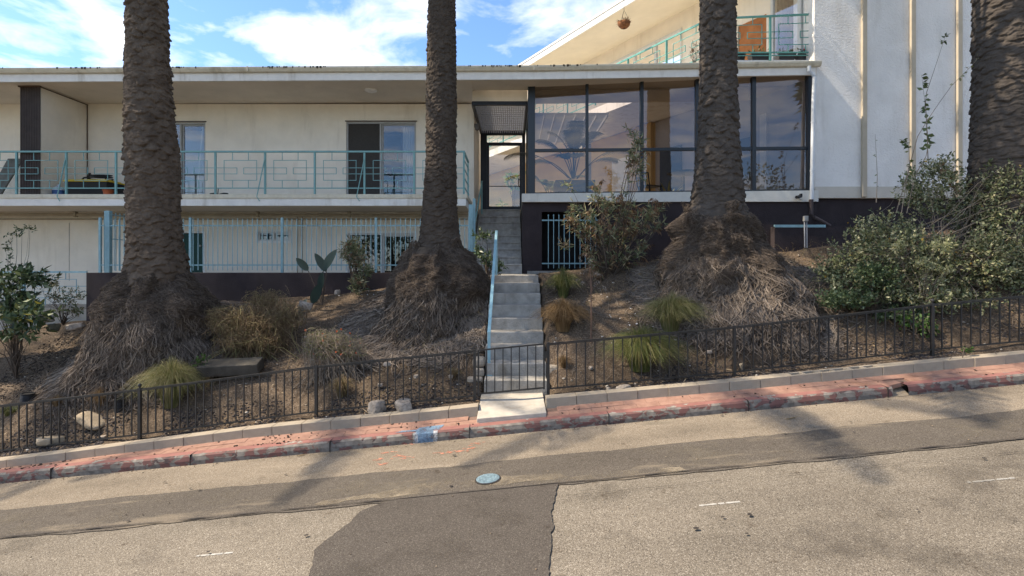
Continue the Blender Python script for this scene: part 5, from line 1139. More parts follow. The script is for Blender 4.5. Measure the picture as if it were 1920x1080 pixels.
plant('paddle_leaf_plant','dark plant with big paddle shaped leaves before the low dark wall','plant',bc,join(*[paddle(*l,nrm=(.3*(-1)**i,-1,.2)) for i,l in enumerate(lv)]),leafmat('paddle_leaf',[(.035,.055,.045),(.05,.075,.06)],.35,.12),paths_tubes(stp,np.full((len(lv),5),.009),5),M_twig,leafname='leaves')
# dry wispy bush
def wispy(name,label,blobs,base,n,ll,m,sm,per=8,lw=.012,rs=.004,leafl=.03,up_=.3,fl=None,cat='shrub',tl=.2):
    t_,u_,_=in_blobs(blobs,n,shell=.15); t_[:,2]=np.maximum(t_[:,2],ground(t_[:,0],t_[:,1])+.03); d=unit(u_*.5+up*up_+rng.normal(size=u_.shape)*.35)
    lf=twig_leaves(t_,d,per,tl,leafl,lw,spread=1.2); 
    q=t_-d*tl*1.3; st1=stems_to(q,t_,rs,K=4,jit=.02); bb=base+rng.normal(size=(len(t_[::4]),3))*np.array([.35,.15,0]); bb[:,2]=ground(bb[:,0],bb[:,1]); st2=stems_to(bb,t_[::4],rs*1.5,jit=.04)
    ex=None
    if fl: ex=[('flowers',leaves(in_blobs(blobs,fl[0],shell=.6)[0],unit(rng.normal(size=(fl[0],3))+up),fl[1],fl[1]*.8,fold=.3),fl[2])]
    return plant(name,label,cat,base,lf,m,join(st1,st2),sm,extra=ex)
wispy('dry_bush','brown wispy dried bush between the left palm mound and the paddle leaf plant',[blob(470,600,9.4,80,34),blob(540,590,9.5,38,32),blob(415,595,9.5,45,26),blob(500,560,9.6,45,20),blob(470,632,9.2,70,14)],P3(480,650,9.3),1700,.03,M_dry,M_dry,per=7,leafl=.028,lw=.011)
wispy('flowering_bush','thin green bush dotted with small orange red flowers behind the left fence',[blob(615,645,8.7,50,34),blob(655,652,8.7,34,30),blob(590,640,8.7,26,30)],P3(622,690,8.6),620,.03,leafmat('wisp_green',[(.10,.13,.04),(.18,.20,.07),(.30,.27,.13)],.7,.2),M_twigp,per=7,leafl=.03,lw=.008,fl=(34,.045,leafmat('orange_flower',[(.6,.09,.03),(.7,.16,.05)],.5,.2)))
wispy('grey_bush','wispy grey green bush on the right root skirt behind the right fence',[blob(1440,580,8.9,36,26),blob(1490,560,9.1,36,26),blob(1530,590,8.8,30,22),blob(1500,530,9.3,40,16)],P3(1480,615,8.8),480,.03,leafmat('wisp_grey',[(.10,.10,.06),(.14,.135,.08),(.19,.17,.11)],.8,.15),M_twigp,per=8,leafl=.03,lw=.008)
wispy('dry_twigs','pale dry weed clump right of the lower stairs',[blob(1080,590,9.3,16,24),blob(1045,575,9.4,8,14)],P3(1075,620,9.2),70,.03,M_dry,M_twigp,per=4,leafl=.03,lw=.01)
wispy('vine_patch','small bright green vine growing through the right fence',[blob(1735,610,8.2,22,18,dd=.12),blob(1700,600,8.3,18,10,dd=.1)],P3(1735,640,8.1),60,.05,leafmat('vine_green',[(.05,.11,.02),(.09,.17,.04)],.45,.3),M_twig,per=5,leafl=.06,lw=.05)
wispy('weed','tiny green weed growing on the edging blocks at the right',[blob(1815,655,7.55,14,6,dd=.06)],P3(1815,664,7.55),16,.03,_m['vine_green'],M_twig,per=5,leafl=.035,lw=.02,tl=.05)
wispy('weed','small green weed at the corner of the fallen concrete slab',[blob(372,680,8.6,10,12,dd=.08),blob(385,668,8.7,8,6,dd=.06)],P3(374,694,8.5),22,.03,_m['vine_green'],M_twig,per=5,leafl=.04,lw=.03,tl=.06)
# straggly dry weeds over the whole bank
X,Y=scatter(4200,-9.2,9.8,7.85,11.0,.02); n=len(X); H_=rng.uniform(.04,.22,n)*(.5+.9*(vnoise(np.stack([X,Y,0*X],-1),.9,91)>.1)); a=rng.uniform(0,6.28,n); t=np.linspace(0,1,5)
P=np.stack([X[:,None]+np.cos(a)[:,None]*H_[:,None]*.7*t**1.5,Y[:,None]+np.sin(a)[:,None]*H_[:,None]*.7*t**1.5,ground(X,Y)[:,None]+H_[:,None]*(t-.25*t**2)],-1)+rng.normal(size=(n,5,3))*.006
tp=P[:,-1]; wv=paths_tubes(P,np.full((n,5),.0022)*(1-.5*t),3); k=rng.random(n)<.5; tp=np.repeat(tp[k],5,0)+rng.normal(size=(k.sum()*5,3))*.02
kind(npmesh('dry_weeds',*join(wv,leaves(tp,unit(rng.normal(size=tp.shape)+up*.4),rng.uniform(.015,.04,len(tp)),.008)),M_dry),'stuff')
# dead sapling
b_=np.array([PX(1108,8.7),8.7,0]); b_[2]=gz(b_[0],8.7); pts=np.array([[b_,P3(1109,600,8.7),P3(1108,540,8.7),P3(1106,500,8.7)]]); tb=paths_tubes(pts,np.array([[.012,.010,.008,.005]]),6)
br=np.array([P3(x,y,8.7) for x,y in ((1088,525),(1120,515),(1100,495),(1125,540),(1105,490),(1115,505),(1095,510),(1118,530))]); pb=np.array([P3(1109,548,8.7) for _ in br]); t_=np.repeat(br,3,0)+rng.normal(size=(24,3))*.04
plant('dead_sapling','thin dead sapling with a curled grey leafy top right of the stairs','sapling',b_,twig_leaves(t_,unit(rng.normal(size=t_.shape)),6,.05,.045,.018),mat('grey_dead_leaf',(.22,.19,.16),.9,.2,12,0),join(tb,stems_to(pb,br,.004)),mat('reddish_twig',(.18,.11,.08),.9,.2,9,0))
# grass clumps
def grass(label,x,y,d,w_,h_,n,m,lean=0,group=None):
    X=PX(x,d); z=gz(X,d); s=d/1000; r=w_*s*1.4; H=h_*s*1.8; K=6; t=np.linspace(0,1,K); n=int(n*1.4); az=rng.uniform(0,2*np.pi,n); q=rng.random(n)**.6
    b=np.stack([X+.22*r*q*np.cos(az),d+.22*r*q*np.sin(az),np.full(n,z-.03)],-1); L_=H*rng.uniform(.7,1.25,n); out=r*q*rng.uniform(.5,1.25,n)
    P=b[:,None]+np.stack([np.cos(az)[:,None]*out[:,None]*t**1.6+lean*t**2*r,np.sin(az)[:,None]*out[:,None]*t**1.6,L_[:,None]*(1.55*t-(.75+.5*q[:,None])*t**2.2)],-1)
    P[...,2]=np.maximum(P[...,2],z-.03)
    sd=np.stack([-np.sin(az),np.cos(az),0*az],-1); sd=unit(sd+rng.normal(size=sd.shape)*.5); V=paths_ribbons(P,(.0065*(1-.85*t))[None]*np.ones((n,1)),sd)
    o=empty('grass_clump',label,'grass',(X,d,z),group); put(npmesh('blades',*V,m),o); return o
M_gg=leafmat('grass_green',[(.05,.07,.02),(.09,.12,.03),(.15,.16,.05),(.28,.23,.11)],.5,.3)
M_gy=leafmat('grass_yellow_green',[(.10,.115,.035),(.18,.19,.06),(.27,.245,.11),(.34,.28,.15)],.5,.35)
M_gb=leafmat('grass_rust',[(.11,.065,.03),(.19,.12,.055),(.29,.20,.10)],.7,.25)
grass('large green grass clump leaning behind the right fence',1200,688,8.15,58,54,2600,M_gg,.1)
grass('green grass clump coloured sunlit yellow green beside the right palm roots',1258,640,8.75,48,46,2200,M_gy,.1)  # sunlight on this green clump is put into the blade colour
grass('rust brown dry grass clump right of the stairs',1055,635,9.0,38,40,1700,M_gb)
grass('small green grass tuft against the plinth kerb',1056,555,9.9,26,38,1000,M_gg)
grass('yellow green grass clump behind the second panel of the left fence',322,778,8.35,44,58,2200,M_gy)
grass('small orange dry grass tuft behind the left fence',188,775,8.35,14,26,350,M_gb)
grass('tiny dry grass tuft low at the left end of the fence',108,785,8.4,13,18,220,M_gb)
grass('faint green tuft at the far left behind the fence',18,775,8.5,18,14,250,M_gg)
grass('straw coloured tuft in the middle of the left fence',640,728,8.2,22,30,300,M_dry)
grass('dry straw tuft by the stone stack left of the gate',850,700,8.3,14,16,150,M_dry)
grass('small dry tuft right of the gate by the stone stack',1056,700,8.3,14,18,220,M_gb)

# ------------------------------------------------------------------ loose ground stuff
def bedz(X,Y): 
    z=ground(X,Y); return np.where(Y<7.75,np.minimum(z,np.interp(Y,[BY+.15,7.75],[0,1])*z+(1-np.interp(Y,[BY+.15,7.75],[0,1]))*(block_z(X)+.09)),z)
X,Y=scatter(15000,-9.2,9.8,7.62,8.25,-.35,1.6); s=rng.uniform(.007,.02,len(X))
kind(npmesh('lava_gravel',*pebbles(X,Y,s,base=bedz(X,Y)),mat('dark_lava_rock',(.05,.043,.042),.9,.2,9,0,island=.5,icol=[(.02,.018,.018),(.05,.042,.04),(.09,.075,.07)])),'stuff')
X,Y=scatter(6000,-9.2,9.8,7.7,11.8); s=rng.uniform(.003,.012,len(X))
kind(npmesh('soil_clods',*pebbles(X,Y,s,base=bedz(X,Y)),mat('soil_clod',(.12,.09,.065),.95,.2,9,0,island=.5,icol=[(.05,.037,.027),(.11,.083,.06),(.19,.15,.115)])),'stuff')
X,Y=scatter(420,-9.2,9.8,7.65,10.8); s=rng.uniform(.010,.028,len(X))
kind(npmesh('small_pale_stones',*pebbles(X,Y,s,base=bedz(X,Y)),mat('pale_pebble',(.33,.28,.22),.9,.2,9,.2,island=.4,icol=[(.2,.16,.12),(.34,.29,.23),(.52,.48,.42)]),smooth=True),'stuff')
# leaf litter, twigs
X,Y=scatter(5200,-9.2,9.8,7.6,11.0,-.5); n=len(X); pos=np.stack([X,Y,bedz(X,Y)+.012],-1); d=rng.normal(size=(n,3))*np.array([1,1,.22])
kind(npmesh('leaf_litter',*leaves(pos,d,rng.uniform(.03,.12,n),rng.uniform(.008,.022,n)),leafmat('litter',[(.08,.05,.03),(.16,.10,.055),(.26,.19,.11),(.38,.30,.2)],.8,.1)),'stuff')
X,Y=scatter(1500,-9.2,9.8,7.65,11); n=len(X); a=rng.uniform(0,6.28,n); L_=rng.uniform(.06,.3,n); P=np.stack([np.stack([X+np.cos(a)*L_*t,Y+np.sin(a)*L_*t,bedz(X+np.cos(a)*L_*t,Y+np.sin(a)*L_*t)+.012+.02*math.sin(3.1*t)],-1) for t in (0,.33,.66,1)],1)
kind(npmesh('fallen_twigs',*paths_tubes(P,np.full((n,4),.0032),3),_m['dry_roots']),'stuff')
# dark seeds on the brick strip and kerb side of road
X=np.concatenate([rng.uniform(-7.2,7,60),rng.normal(-6.3,.5,30),rng.normal(-3.2,.2,40),rng.normal(-1.8,.3,12)]); Y=rng.uniform(7.1,7.40,len(X)); k=np.abs(X)>.5; X,Y=X[k],Y[k]; s=rng.uniform(.006,.016,len(X)); Z=np.array([bz(x,y) for x,y in zip(X,Y)])+.003
kind(npmesh('palm_seeds',*pebbles(X,Y,s,base=Z),mat('dark_seed',(.04,.026,.02),.8)),'stuff')
X=rng.uniform(-8,8,420); Y=6.985-np.abs(rng.normal(size=420))*.05; s=rng.uniform(.003,.010,420)
kind(npmesh('gutter_grit',*pebbles(X,Y,s,base=road_z(X)+.006),mat('grit',(.2,.16,.12),.9,.2,9,0,island=.5,icol=[(.05,.04,.03),(.2,.15,.1),(.35,.28,.2)])),'stuff')
X=rng.uniform(-6,6,160); Y=rng.uniform(3.8,6.9,160); s=rng.uniform(.003,.008,160)
kind(npmesh('road_grit',*pebbles(X,Y,s,base=road_z(X)+.018),_m['grit']),'stuff')
M_dl=leafmat('dry_leaf',[(.42,.31,.18),(.5,.4,.26)],.7,.2)
def sleaf(label,x,y,ln,wd,dr):
    d=2200/((y-500)+.097*(x-960)); P=np.array([[PX(x,d),d,road_z(PX(x,d))+.015]]); V,F=leaves(P,np.array([dr],float),ln,wd,.05); o=npmesh('fallen_leaf',V-P[0],F,M_dl,loc=P[0]); tag(o,label,'leaf')
sleaf('single dry curled leaf lying on the road below the right fence',1470,788,.2,.035,(1,.05,.06)); sleaf('dry brown leaf in the gutter at the left below the kerb',556,857,.12,.03,(1,.3,.05))

def rock(label,x,y,d,w_,h_,m=M_stone,rot=0,name='stone',seed=0,grp=None,zoff=.35,flatn=.7):
    import bmesh
    bm=bmesh.new(); bmesh.ops.create_icosphere(bm,subdivisions=3,radius=1); s=d/1000
    for v in bm.verts:
        c=v.co.copy(); q=1+.22*noise.noise(c*1.3+Vector((seed,0,0)))+.08*noise.noise(c*4+Vector((0,seed,0)));
        c=Vector([max(-.72,min(.72,k)) for k in c]) ; v.co=Vector((c.x*q*w_/2*s/.72,c.y*q*w_/2*s*flatn/.72,c.z*q*h_/2*s/.72))
    me=bpy.data.meshes.new(name); bm.to_mesh(me); bm.free(); me.polygons.foreach_set('use_smooth',[True]*len(me.polygons)); me.materials.append(m)
    o=bpy.data.objects.new(name,me); COL.objects.link(o); X=PX(x,d); o.location=(X,d,float(bedz(np.array([X]),np.array([d]))[0])+h_*s*zoff if y is None else PZ(y,d)); o.rotation_euler=(0,R(rot),seed); return tag(o,label,'stone',grp)
M_rock=mat('pale_rock',(.36,.31,.26),.95,.25,14,.8,40,.1)
M_flat=mat('tan_flagstone',(.42,.34,.24),.95,.15,9,.5,40,.1)
rock('pale rough rock with pointed top on the gravel behind the left edging',708,None,7.72,30,26,M_rock,8,seed=1)
rock('rounded pale rock on the gravel beside the pointed one',757,None,7.70,38,20,M_rock,-5,seed=2)
rock('long tan flagstone leaning behind the left fence next to the black pipe end',173,None,8.1,50,14,M_flat,-28,seed=3,zoff=.7)
rock('flat pale stone at the bottom left corner of the bed',96,None,7.85,40,12,M_flat,-6,seed=4)
rock('small round pebble behind the first left fence panel',193,None,7.85,14,9,M_rock,0,seed=5)
rock('white oval stone behind the middle of the left fence',726,683,8.4,12,7,M_rock,0,seed=6)
rock('oval pale stone on the gravel right of the gate',1170,None,7.68,26,10,M_rock,-4,seed=7)
rock('small grey stone right of the gate beside the oval one',1141,None,7.66,9,7,M_rock,0,seed=8)
rock('white stone behind the right fence left of the big shrub',1460,669,8.1,12,10,M_rock,0,seed=9)
rock('tilted tan stone behind the right fence',1390,687,8.0,10,14,M_flat,20,seed=10)
rock('long pale stone lying behind the far right fence panel',1730,663,8.05,22,9,M_rock,10,seed=11)
rock('round cream stone behind the far right fence panel',1798,609,8.5,20,9,M_rock,0,seed=12)
rock('flat grey stone on the shaded soil near the patio railing',141,612,9.6,26,11,M_rock,-8,seed=13)
rock('dark rounded stone in the shade near the patio railing',100,614,9.5,18,14,mat('mossy_stone',(.12,.115,.085),.95,.2,12,.6,40),0,seed=14)
rock('long pale stone in the shade at the left under the shrub',84,597,9.9,34,9,M_rock,-8,seed=15)
rock('mottled pale boulder beside the dry bush',572,574,9.8,24,16,M_rock,-15,seed=16)
rock('cream stone by the small oleander',633,548,10.6,10,9,M_rock,0,seed=17)
for i,(x,y) in enumerate(((780,706),(845,706),(713,722),(860,722),(1108,690),(1330,660),(1600,662),(1685,650))): rock('small cream cobble on the soil behind the low fence, %s from the left'%ORD[[3,5,1,6,7,8,4,2][[0,1,2,3,4,5,6,7].index(i)] if False else (2,3,1,4,5,6,7,8)[i]],x,y,8.2,9,6,M_rock,0,seed=20+i,grp='small cobbles behind the fence')
# cut stone stacks at the gate
def cut(label,x0,x1,y0,y1,d,dep,seed,grp,roundtop=False):
    b=MB(); X0,X1=PX(x0,d),PX(x1,d); b.box(-(X1-X0)/2,(X1-X0)/2,0,dep,0,PZ(y0,d)-PZ(y1,d)); o=b.build('stone_block',M_stone,bevel=.03 if not roundtop else .06); o.location=((X0+X1)/2,d,PZ(y1,d)); o.rotation_euler=(0,0,R(seed*5-8)); o.modifiers['bevel'].segments=3; return tag(o,label,'stone block',grp)
cut('rounded top stone of the stack left of the gate',885,909,671,690.5,8.3,.22,1,None,True)
cut('middle stone of the stack left of the gate',887,908,691,707,8.28,.22,2,None)
cut('large bottom stone of the stack left of the gate',875,905,708,742,8.2,.25,1.4,None)
cut('upper stone of the stack right of the gate',1028,1049,686,709,8.25,.22,2,None,True)
cut('lower stone of the stack right of the gate',1028,1048,710,727,8.22,.22,1,None)
# fallen concrete slab on the left slope
o=MB().box(-.47,.47,-.16,.16,-.09,.09).build('concrete_slab',mat('old_dark_concrete',(.09,.08,.065),.95,.2,5,.5,40,.15),bevel=.012); o.location=P3(433,687,8.75); o.location.z-=.01; o.rotation_euler=(R(14),R(-2),R(6)); tag(o,'thick grey concrete slab lying on the slope behind the left fence','concrete slab')
# black irrigation pieces
def pipe_end(label,x,y0,y1,d,w_,tiltx=0):
    r=w_/2*d/1000; E=empty('drain_pipe',label,'pipe',P3(x,y1,d)); b=MB(); h=PZ(y0,d)-PZ(y1,d); b.lathe([(-.1,r*.97)]+[(h*k/6+dz,r*(1 if dz else .93)) for k in range(6) for dz in (0,.01)]+[(h,r),(h,r*.8),(h-.03,r*.8)],n=20,cap=False); o=b.build('pipe',M_black,E); b=MB(); b.lathe([(h-.012,r*.78),(h-.01,0)],n=20,cap=False); b.build('grate',M_void,E); E.rotation_euler=(0,R(tiltx),0)
pipe_end('upright black corrugated pipe stub behind the left fence',224,747,783,8.3,17)
pipe_end('short black drain cap on the slope at the far left',51,737,752,8.7,22,4)
# litter: white scraps
M_scrap=mat('white_scrap',(.62,.62,.62),.7,.1,9,0)
X=np.concatenate([rng.normal(PX(1190,9.0),.28,60),rng.normal(PX(1410,10.6),.25,20),rng.normal(PX(700,10.9),.35,26)]); Y=np.concatenate([rng.normal(8.9,.35,60),rng.normal(10.6,.15,20),rng.normal(11.2,.2,26)]); n=len(X)
kind(npmesh('litter_scraps',*leaves(np.stack([X,Y,bedz(X,Y)+.02],-1),rng.normal(size=(n,3))*np.array([1,1,.3]),rng.uniform(.015,.05,n),rng.uniform(.01,.03,n)),M_scrap),'stuff')
# ------------------------------------------------------------------ things on the balcony
BX=FL+.004
E=empty('storage_bin','black storage bin with a bright yellow lid and coiled black hose by the partition','storage bin',(PX(170,13.1),13.1,BX))
d=13.0; xa,xb=PX(133,d),PX(212,d); b=MB(); b.hexa([(xa+.04,12.85,BX),(xb-.04,12.85,BX),(xb-.04,13.35,BX),(xa+.04,13.35,BX),(xa,12.8,PZ(343,d)),(xb,12.8,PZ(343,d)),(xb,13.4,PZ(343,d)),(xa,13.4,PZ(343,d))]); put(b.build('tub',M_black,bevel=.01),E)
b=MB(); z=PZ(343,d); b.box(xa-.02,xb+.02,12.78,13.42,z+.001,z+.035); b.box(xa+.05,xb-.05,12.85,13.35,z+.036,z+.065); put(b.build('lid',mat('yellow_plastic',(.62,.44,.03),.4,.06,6,0),bevel=.012),E)
b=MB(); pts=[]
for k in range(60): a=k/60*math.pi*5.4; pts.append((PX(185,13)+.30*math.cos(a)*(1-.002*k),13.05+.14*math.sin(a),z+.09+.0022*k))
b.tube(pts,.016,6); b.tube([(PX(153,13),13,z+.07),(PX(158,13),13,z+.13),(PX(182,13),12.95,z+.15),(PX(200,13),12.95,z+.12),(PX(207,13),12.9,z-.05),(PX(212,13),12.85,BX+.03)],.018,6); h=put(b.build('hose',M_black,smooth=True),E)
E=empty('plastic_jug','white plastic jug with a blue label beside the yellow lidded bin','jug',P3(110,362,12.9)); E.location.z=BX
b=MB(); b.lathe([(0,.11),(.01,.125),(.16,.125),(.22,.09),(.26,.03),(.29,.03)],n=16); b.build('body',mat('milky_plastic',(.55,.58,.62),.4,.05,6,0),E); b=MB(); b.lathe([(.05,.127),(.15,.127)],n=16,cap=False); b.build('label_band',mat('blue_label',(.06,.13,.3),.5,.3,9,0),E)
def pot(label,x,yb,d,w_,h_,m,soil=True,name='flower_pot',sq=False,base=None):
    s=d/1000; E=empty(name,label,'pot',P3(x,yb,d))
    if base is not None: E.location.z=base
    r=w_/2*s; h=h_*s; b=MB()
    if sq: b.hexa([(-r*.85,-r*.4,0),(r*.85,-r*.4,0),(r*.85,r*.4,0),(-r*.85,r*.4,0),(-r,-r*.5,h),(r,-r*.5,h),(r,r*.5,h),(-r,r*.5,h)]); b.box(-r*1.03,r*1.03,-r*.53,-r*.47,h-.03,h+.01)
    else: b.lathe([(0,r*.75),(h*.85,r*.95),(h*.86,r*1.05),(h,r*1.05),(h,r*.9),(h-.02,r*.88),(h-.02,0)],n=20,cap=False)
    b.build('bowl',m,E); return E
M_terra=mat('orange_plastic',(.5,.12,.04),.5,.1,6,0)
pot('small orange pot at the right end of the black bin',203,362,12.75,18,11,M_terra,base=BX)
pot('wide low dark bowl beside the orange pot',231,362,12.75,28,10,M_black,base=BX,name='bowl')
E=empty('hand_weight','small black hand roller with upright handle lying on the balcony edge','tool',P3(410,361,12.7)); E.location.z=BX
b=MB(); b.tube([(-.2,0,.03),(-.1,0,.035),(0,0,.02),(.12,0,.035),(.22,0,.03)],[.03,.035,.02,.035,.03],8); b.build('roller',M_black,E,smooth=True); b=MB(); b.tube([(-.02,0,.03),(-.01,0,.17)],.012,6); b.build('handle',M_black,E)
E=empty('floor_mat','low dark mat and tray on the balcony in front of the left sliding door','mat',P3(365,363,13.1)); E.location.z=BX
b=MB(); b.box(-.35,.35,-.15,.15,0,.03); b.build('mat',M_black,E); b=MB(); b.tube([(-.1,0,.03),(-.05,0,.09),(.08,0,.06)],.012,6); b.build('grip',M_black,E)
o=MB().hexa([(PX(-20,13.4),13.3,BX),(PX(3,13.4),13.3,BX),(PX(3,13.4),13.35,BX),(PX(-20,13.4),13.35,BX),(PX(-10,13.4),13.75,PZ(292,13.4)),(PX(18,13.4),13.75,PZ(292,13.4)),(PX(18,13.4),13.8,PZ(292,13.4)),(PX(-10,13.4),13.8,PZ(292,13.4))]).build('leaning_board',mat('grey_board',(.14,.14,.12),.7,.2,6)); tag(o,'grey board leaning on the wall at the far left of the balcony','board')

# hanging basket on the upper eave
c=P3(1170,42,14.3); c[1]=14.3; E=empty('hanging_basket','round coconut fibre hanging basket with dry plants under the upper eave','hanging basket',tuple(c))
b=MB(); b.lathe([(-.17,.03),(-.15,.09),(-.09,.15),(0,.175),(.0,.16),(-.02,.0)],n=20,cap=False); b.build('basket',mat('coconut_fibre',(.23,.10,.045),1,.3,20,1,60),E,smooth=True)
top=C2-c[2]; b=MB()
for k in range(3): a=k*2.09; b.tube([(.17*math.cos(a),.17*math.sin(a),0),(.0,.0,.33)],.004,4)
b.tube([(0,0,.33),(0,0,top)],.005,4); b.build('chain',M_trunk2,E)
n=60; u=unit(rng.normal(size=(n,3))*np.array([1,1,.4])+np.array([0,0,.3])); V=leaves(u*np.array([.08,.08,.03]),u,rng.uniform(.08,.17,n),.025); npmesh('dry_plants',*V,M_olb,parent=E)
# upper balcony pots
def potted(label,x,y,d,w_,h_,lm,flow=None,n=30,ll=.09):
    E=pot(label,x,y,d,w_,h_,mat('grey_planter',(.05,.05,.055),.6,.1,6),sq=True,name='planter_box',base=F2+.004); s=d/1000; p=rng.uniform(-1,1,(n,3))*np.array([w_/2*s*.8,.06,.0])+np.array([0,0,h_*s]); q=p+rng.normal(size=(n,3))*np.array([.04,.04,.03])+np.array([0,0,.07])
    npmesh('plants',*leaves(q,unit(rng.normal(size=(n,3))+up*.8),ll,.03),lm,parent=E); npmesh('stems',*stems_to(p,q,.003,K=3),M_twig,parent=E)
    if flow:
        for k_ in range(4): npmesh('flower',*leaves(q[k_:k_+1]+np.array([0,0,.05]),unit(rng.normal(size=(1,3))),.06,.055),flow,parent=E)
potted('grey planter box with green plants on the upper balcony left of the rail post',1423,105,12.75,36,14,M_spr)
potted('grey planter box with herbs on the upper balcony right of the rail post',1472,104,12.75,32,14,M_spr)
potted('grey planter box with a red flower at the right end of the upper balcony',1506,104,12.72,26,13,M_spr,leafmat('red_flower',[(.5,.03,.04),(.6,.06,.06)],.5,.2))
pot('round dark pot on the upper balcony next to the palm trunk',1386,104,12.8,22,16,M_black,base=F2+.004)
b_=P3(1302,118,13.0); t_,u_,_=in_blobs([blob(1303,92,13.0,12,16,dd=.1)],16,shell=.1)
plant('balcony_creeper','bare twiggy plant on the upper side railing left of the palm','plant',(b_[0],13.0,F2),twig_leaves(t_,unit(u_+up*.4),4,.06,.05,.025),M_olb,stems_to(np.array([b_[0],13.0,F2]),t_,.005,jit=.06),M_twig)

# ------------------------------------------------------------------ inside the lobby
def kentia(label,base,n,LEN,seed,m,el0=75,spread=.5,name='potted_palm',lf=.38,azc=None):
    g=np.random.default_rng(seed); RP=[];RW=[];LP=[];W_=[];SS=[]
    for i in range(n):
        az=i*2.4+g.normal()*.3; el=R(el0)-g.uniform(0,.75); K=12; t=np.linspace(0,1,K); ln=LEN*g.uniform(.75,1.1); ang=el-R(75)*t**2.2*spread*2; dx=np.cumsum(np.cos(ang))*ln/K; dz=np.cumsum(np.sin(ang))*ln/K
        h=np.array([math.cos(az),math.sin(az)*.5,0]); P=h[None]*dx[:,None]+up[None]*dz[:,None]; RP.append(P); RW.append(.012*(1-t)+.004)
        T=unit(np.gradient(P,axis=0)); Sd=unit(np.cross(T,up)+1e-6); U=np.cross(Sd,T); m_=20; tt=np.linspace(.5,1,m_)
        for s in (-1,1):
            I=lambda A:np.stack([np.interp(tt,t,A[:,k]) for k in range(3)],1)
            Pb,Tb,Sb,Ub=I(P),I(T),I(Sd)*s,I(U); L_=lf*np.sin(np.pi*np.clip((tt-.5)*1.7+.15,0,1))**.5; dd=unit(Sb*.8+Tb*.7); q=np.linspace(0,1,4)
            PP=Pb[:,None]+dd[:,None]*(L_[:,None]*q)[...,None]; PP[...,2]-=L_[:,None]*q**2*.3; LP.append(PP); W_.append(np.array([.02,.035,.026,.003])[None]*np.ones((m_,1))); SS.append(unit(np.cross(dd,Ub)))
    a=paths_tubes(np.array(RP),np.array(RW),5); b=paths_ribbons(np.concatenate(LP),np.concatenate(W_),np.concatenate(SS))
    E=empty(name,label,'potted palm',base); npmesh('fronds',*b,m,parent=E); npmesh('stems',*a,M_twig,parent=E); return E
FZ=1.695
M_kent=leafmat('kentia',[(.02,.03,.028),(.03,.045,.04),(.045,.06,.05)],.4,.15)
bx=PX(1058,13.9); k=kentia('large kentia palm in a grey planter inside the lobby glass',(bx+.28,14.2,FZ+.55),13,2.0,5,M_kent,84,.45)
b=MB(); b.hexa([(-.42,-.35,-.55),(.42,-.35,-.55),(.42,.35,-.55),(-.42,.35,-.55),(-.52,-.42,.0),(.52,-.42,.0),(.52,.42,.0),(-.52,.42,.0)]); b.build('planter',mat('slate_planter',(.07,.08,.10),.6,.1,5),k,bevel=.02)
k=kentia('slim palm with yellow green leaves standing left in the courtyard behind the lobby glass',(PX(1035,17.5),17.5,FZ+.3),8,1.7,8,M_spr,75,.5,lf=.3)
b=MB(); b.lathe([(-.3,.2),(0,.27),(0,.24),(-.03,0)],n=16,cap=False); b.build('pot',mat('terracotta',(.33,.13,.07),.8,.15,6),k)
# courtyard plants seen through the entry door: thin stems with leaf rosettes
E=empty('courtyard_plant','tall thin stemmed plant with leaf rosettes seen through the entry door','plant',(PX(958,20),20,FZ))
tips=np.array([[.0,0,1.75],[.28,0,1.7],[-.05,.0,1.55],[-.35,-.1,.62],[.15,.1,1.3]]); V=[]
for t in tips:
    n=16; V.append(leaves(np.repeat(t[None],n,0)+rng.normal(size=(n,3))*.05,unit(rng.normal(size=(n,3))*np.array([1,1,.5])-up*.15),rng.uniform(.18,.32,n),.085))
npmesh('leaves',*join(*V),leafmat('rosette_leaf',[(.09,.14,.03),(.2,.26,.06),(.3,.34,.1)],.45,.35),parent=E); npmesh('stems',*stems_to(np.array([.1,0,0]),tips,.02,jit=.05),M_twig,parent=E)
E=empty('yucca_plant','spiky yellow edged agave in the lobby left of the right palm trunk','plant',(PX(1252,14.3),14.3,FZ))
n=26; az=rng.uniform(0,6.28,n); t=np.linspace(0,1,6); el=rng.uniform(.5,1.35,n); L_=rng.uniform(.55,.8,n)
P=np.stack([np.cos(az)[:,None]*np.cos(el)[:,None]*L_[:,None]*t*(1+.4*t),np.sin(az)[:,None]*np.cos(el)[:,None]*L_[:,None]*t,np.sin(el)[:,None]*L_[:,None]*t-.12*t**2],-1)
npmesh('leaves',*paths_ribbons(P,np.array([.05,.07,.07,.055,.035,.004])[None]*np.ones((n,1)),np.stack([-np.sin(az),np.cos(az),0*az],-1)),leafmat('agave',[(.25,.26,.06),(.45,.42,.16),(.55,.52,.3)],.45,.3),parent=E)
def patio_chair(label,loc,rot):
    E=empty('patio_chair',label,'chair',loc); E.rotation_euler=(0,0,rot)
    b=MB(); b.box(-.23,.23,-.22,.22,.42,.45); b.build('seat',M_dark,E); b=MB(); b.bar((-.22,.22,.45),(-.22,.3,.88),.025); b.bar((.22,.22,.45),(.22,.3,.88),.025); b.bar((-.22,.3,.87),(.22,.3,.87),.03)
    for i in range(1,6): b.bar((-.22+.073*i,.225,.48),(-.22+.073*i,.3,.86),.012)
    b.build('backrest',M_dark,E)
    for sx in (-1,1):
        for sy in (-1,1): b=MB(); b.bar((.2*sx,.2*sy,.42),(.24*sx,.24*sy,0),.024); b.build('leg',M_dark,E)
patio_chair('dark metal patio chair inside the lobby near the middle mullion',(PX(1218,14.2),14.2,FZ),.5)
E=empty('patio_table','round slate blue patio table with a folded parasol inside the lobby','table',(PX(1282,13.75),13.75,FZ))
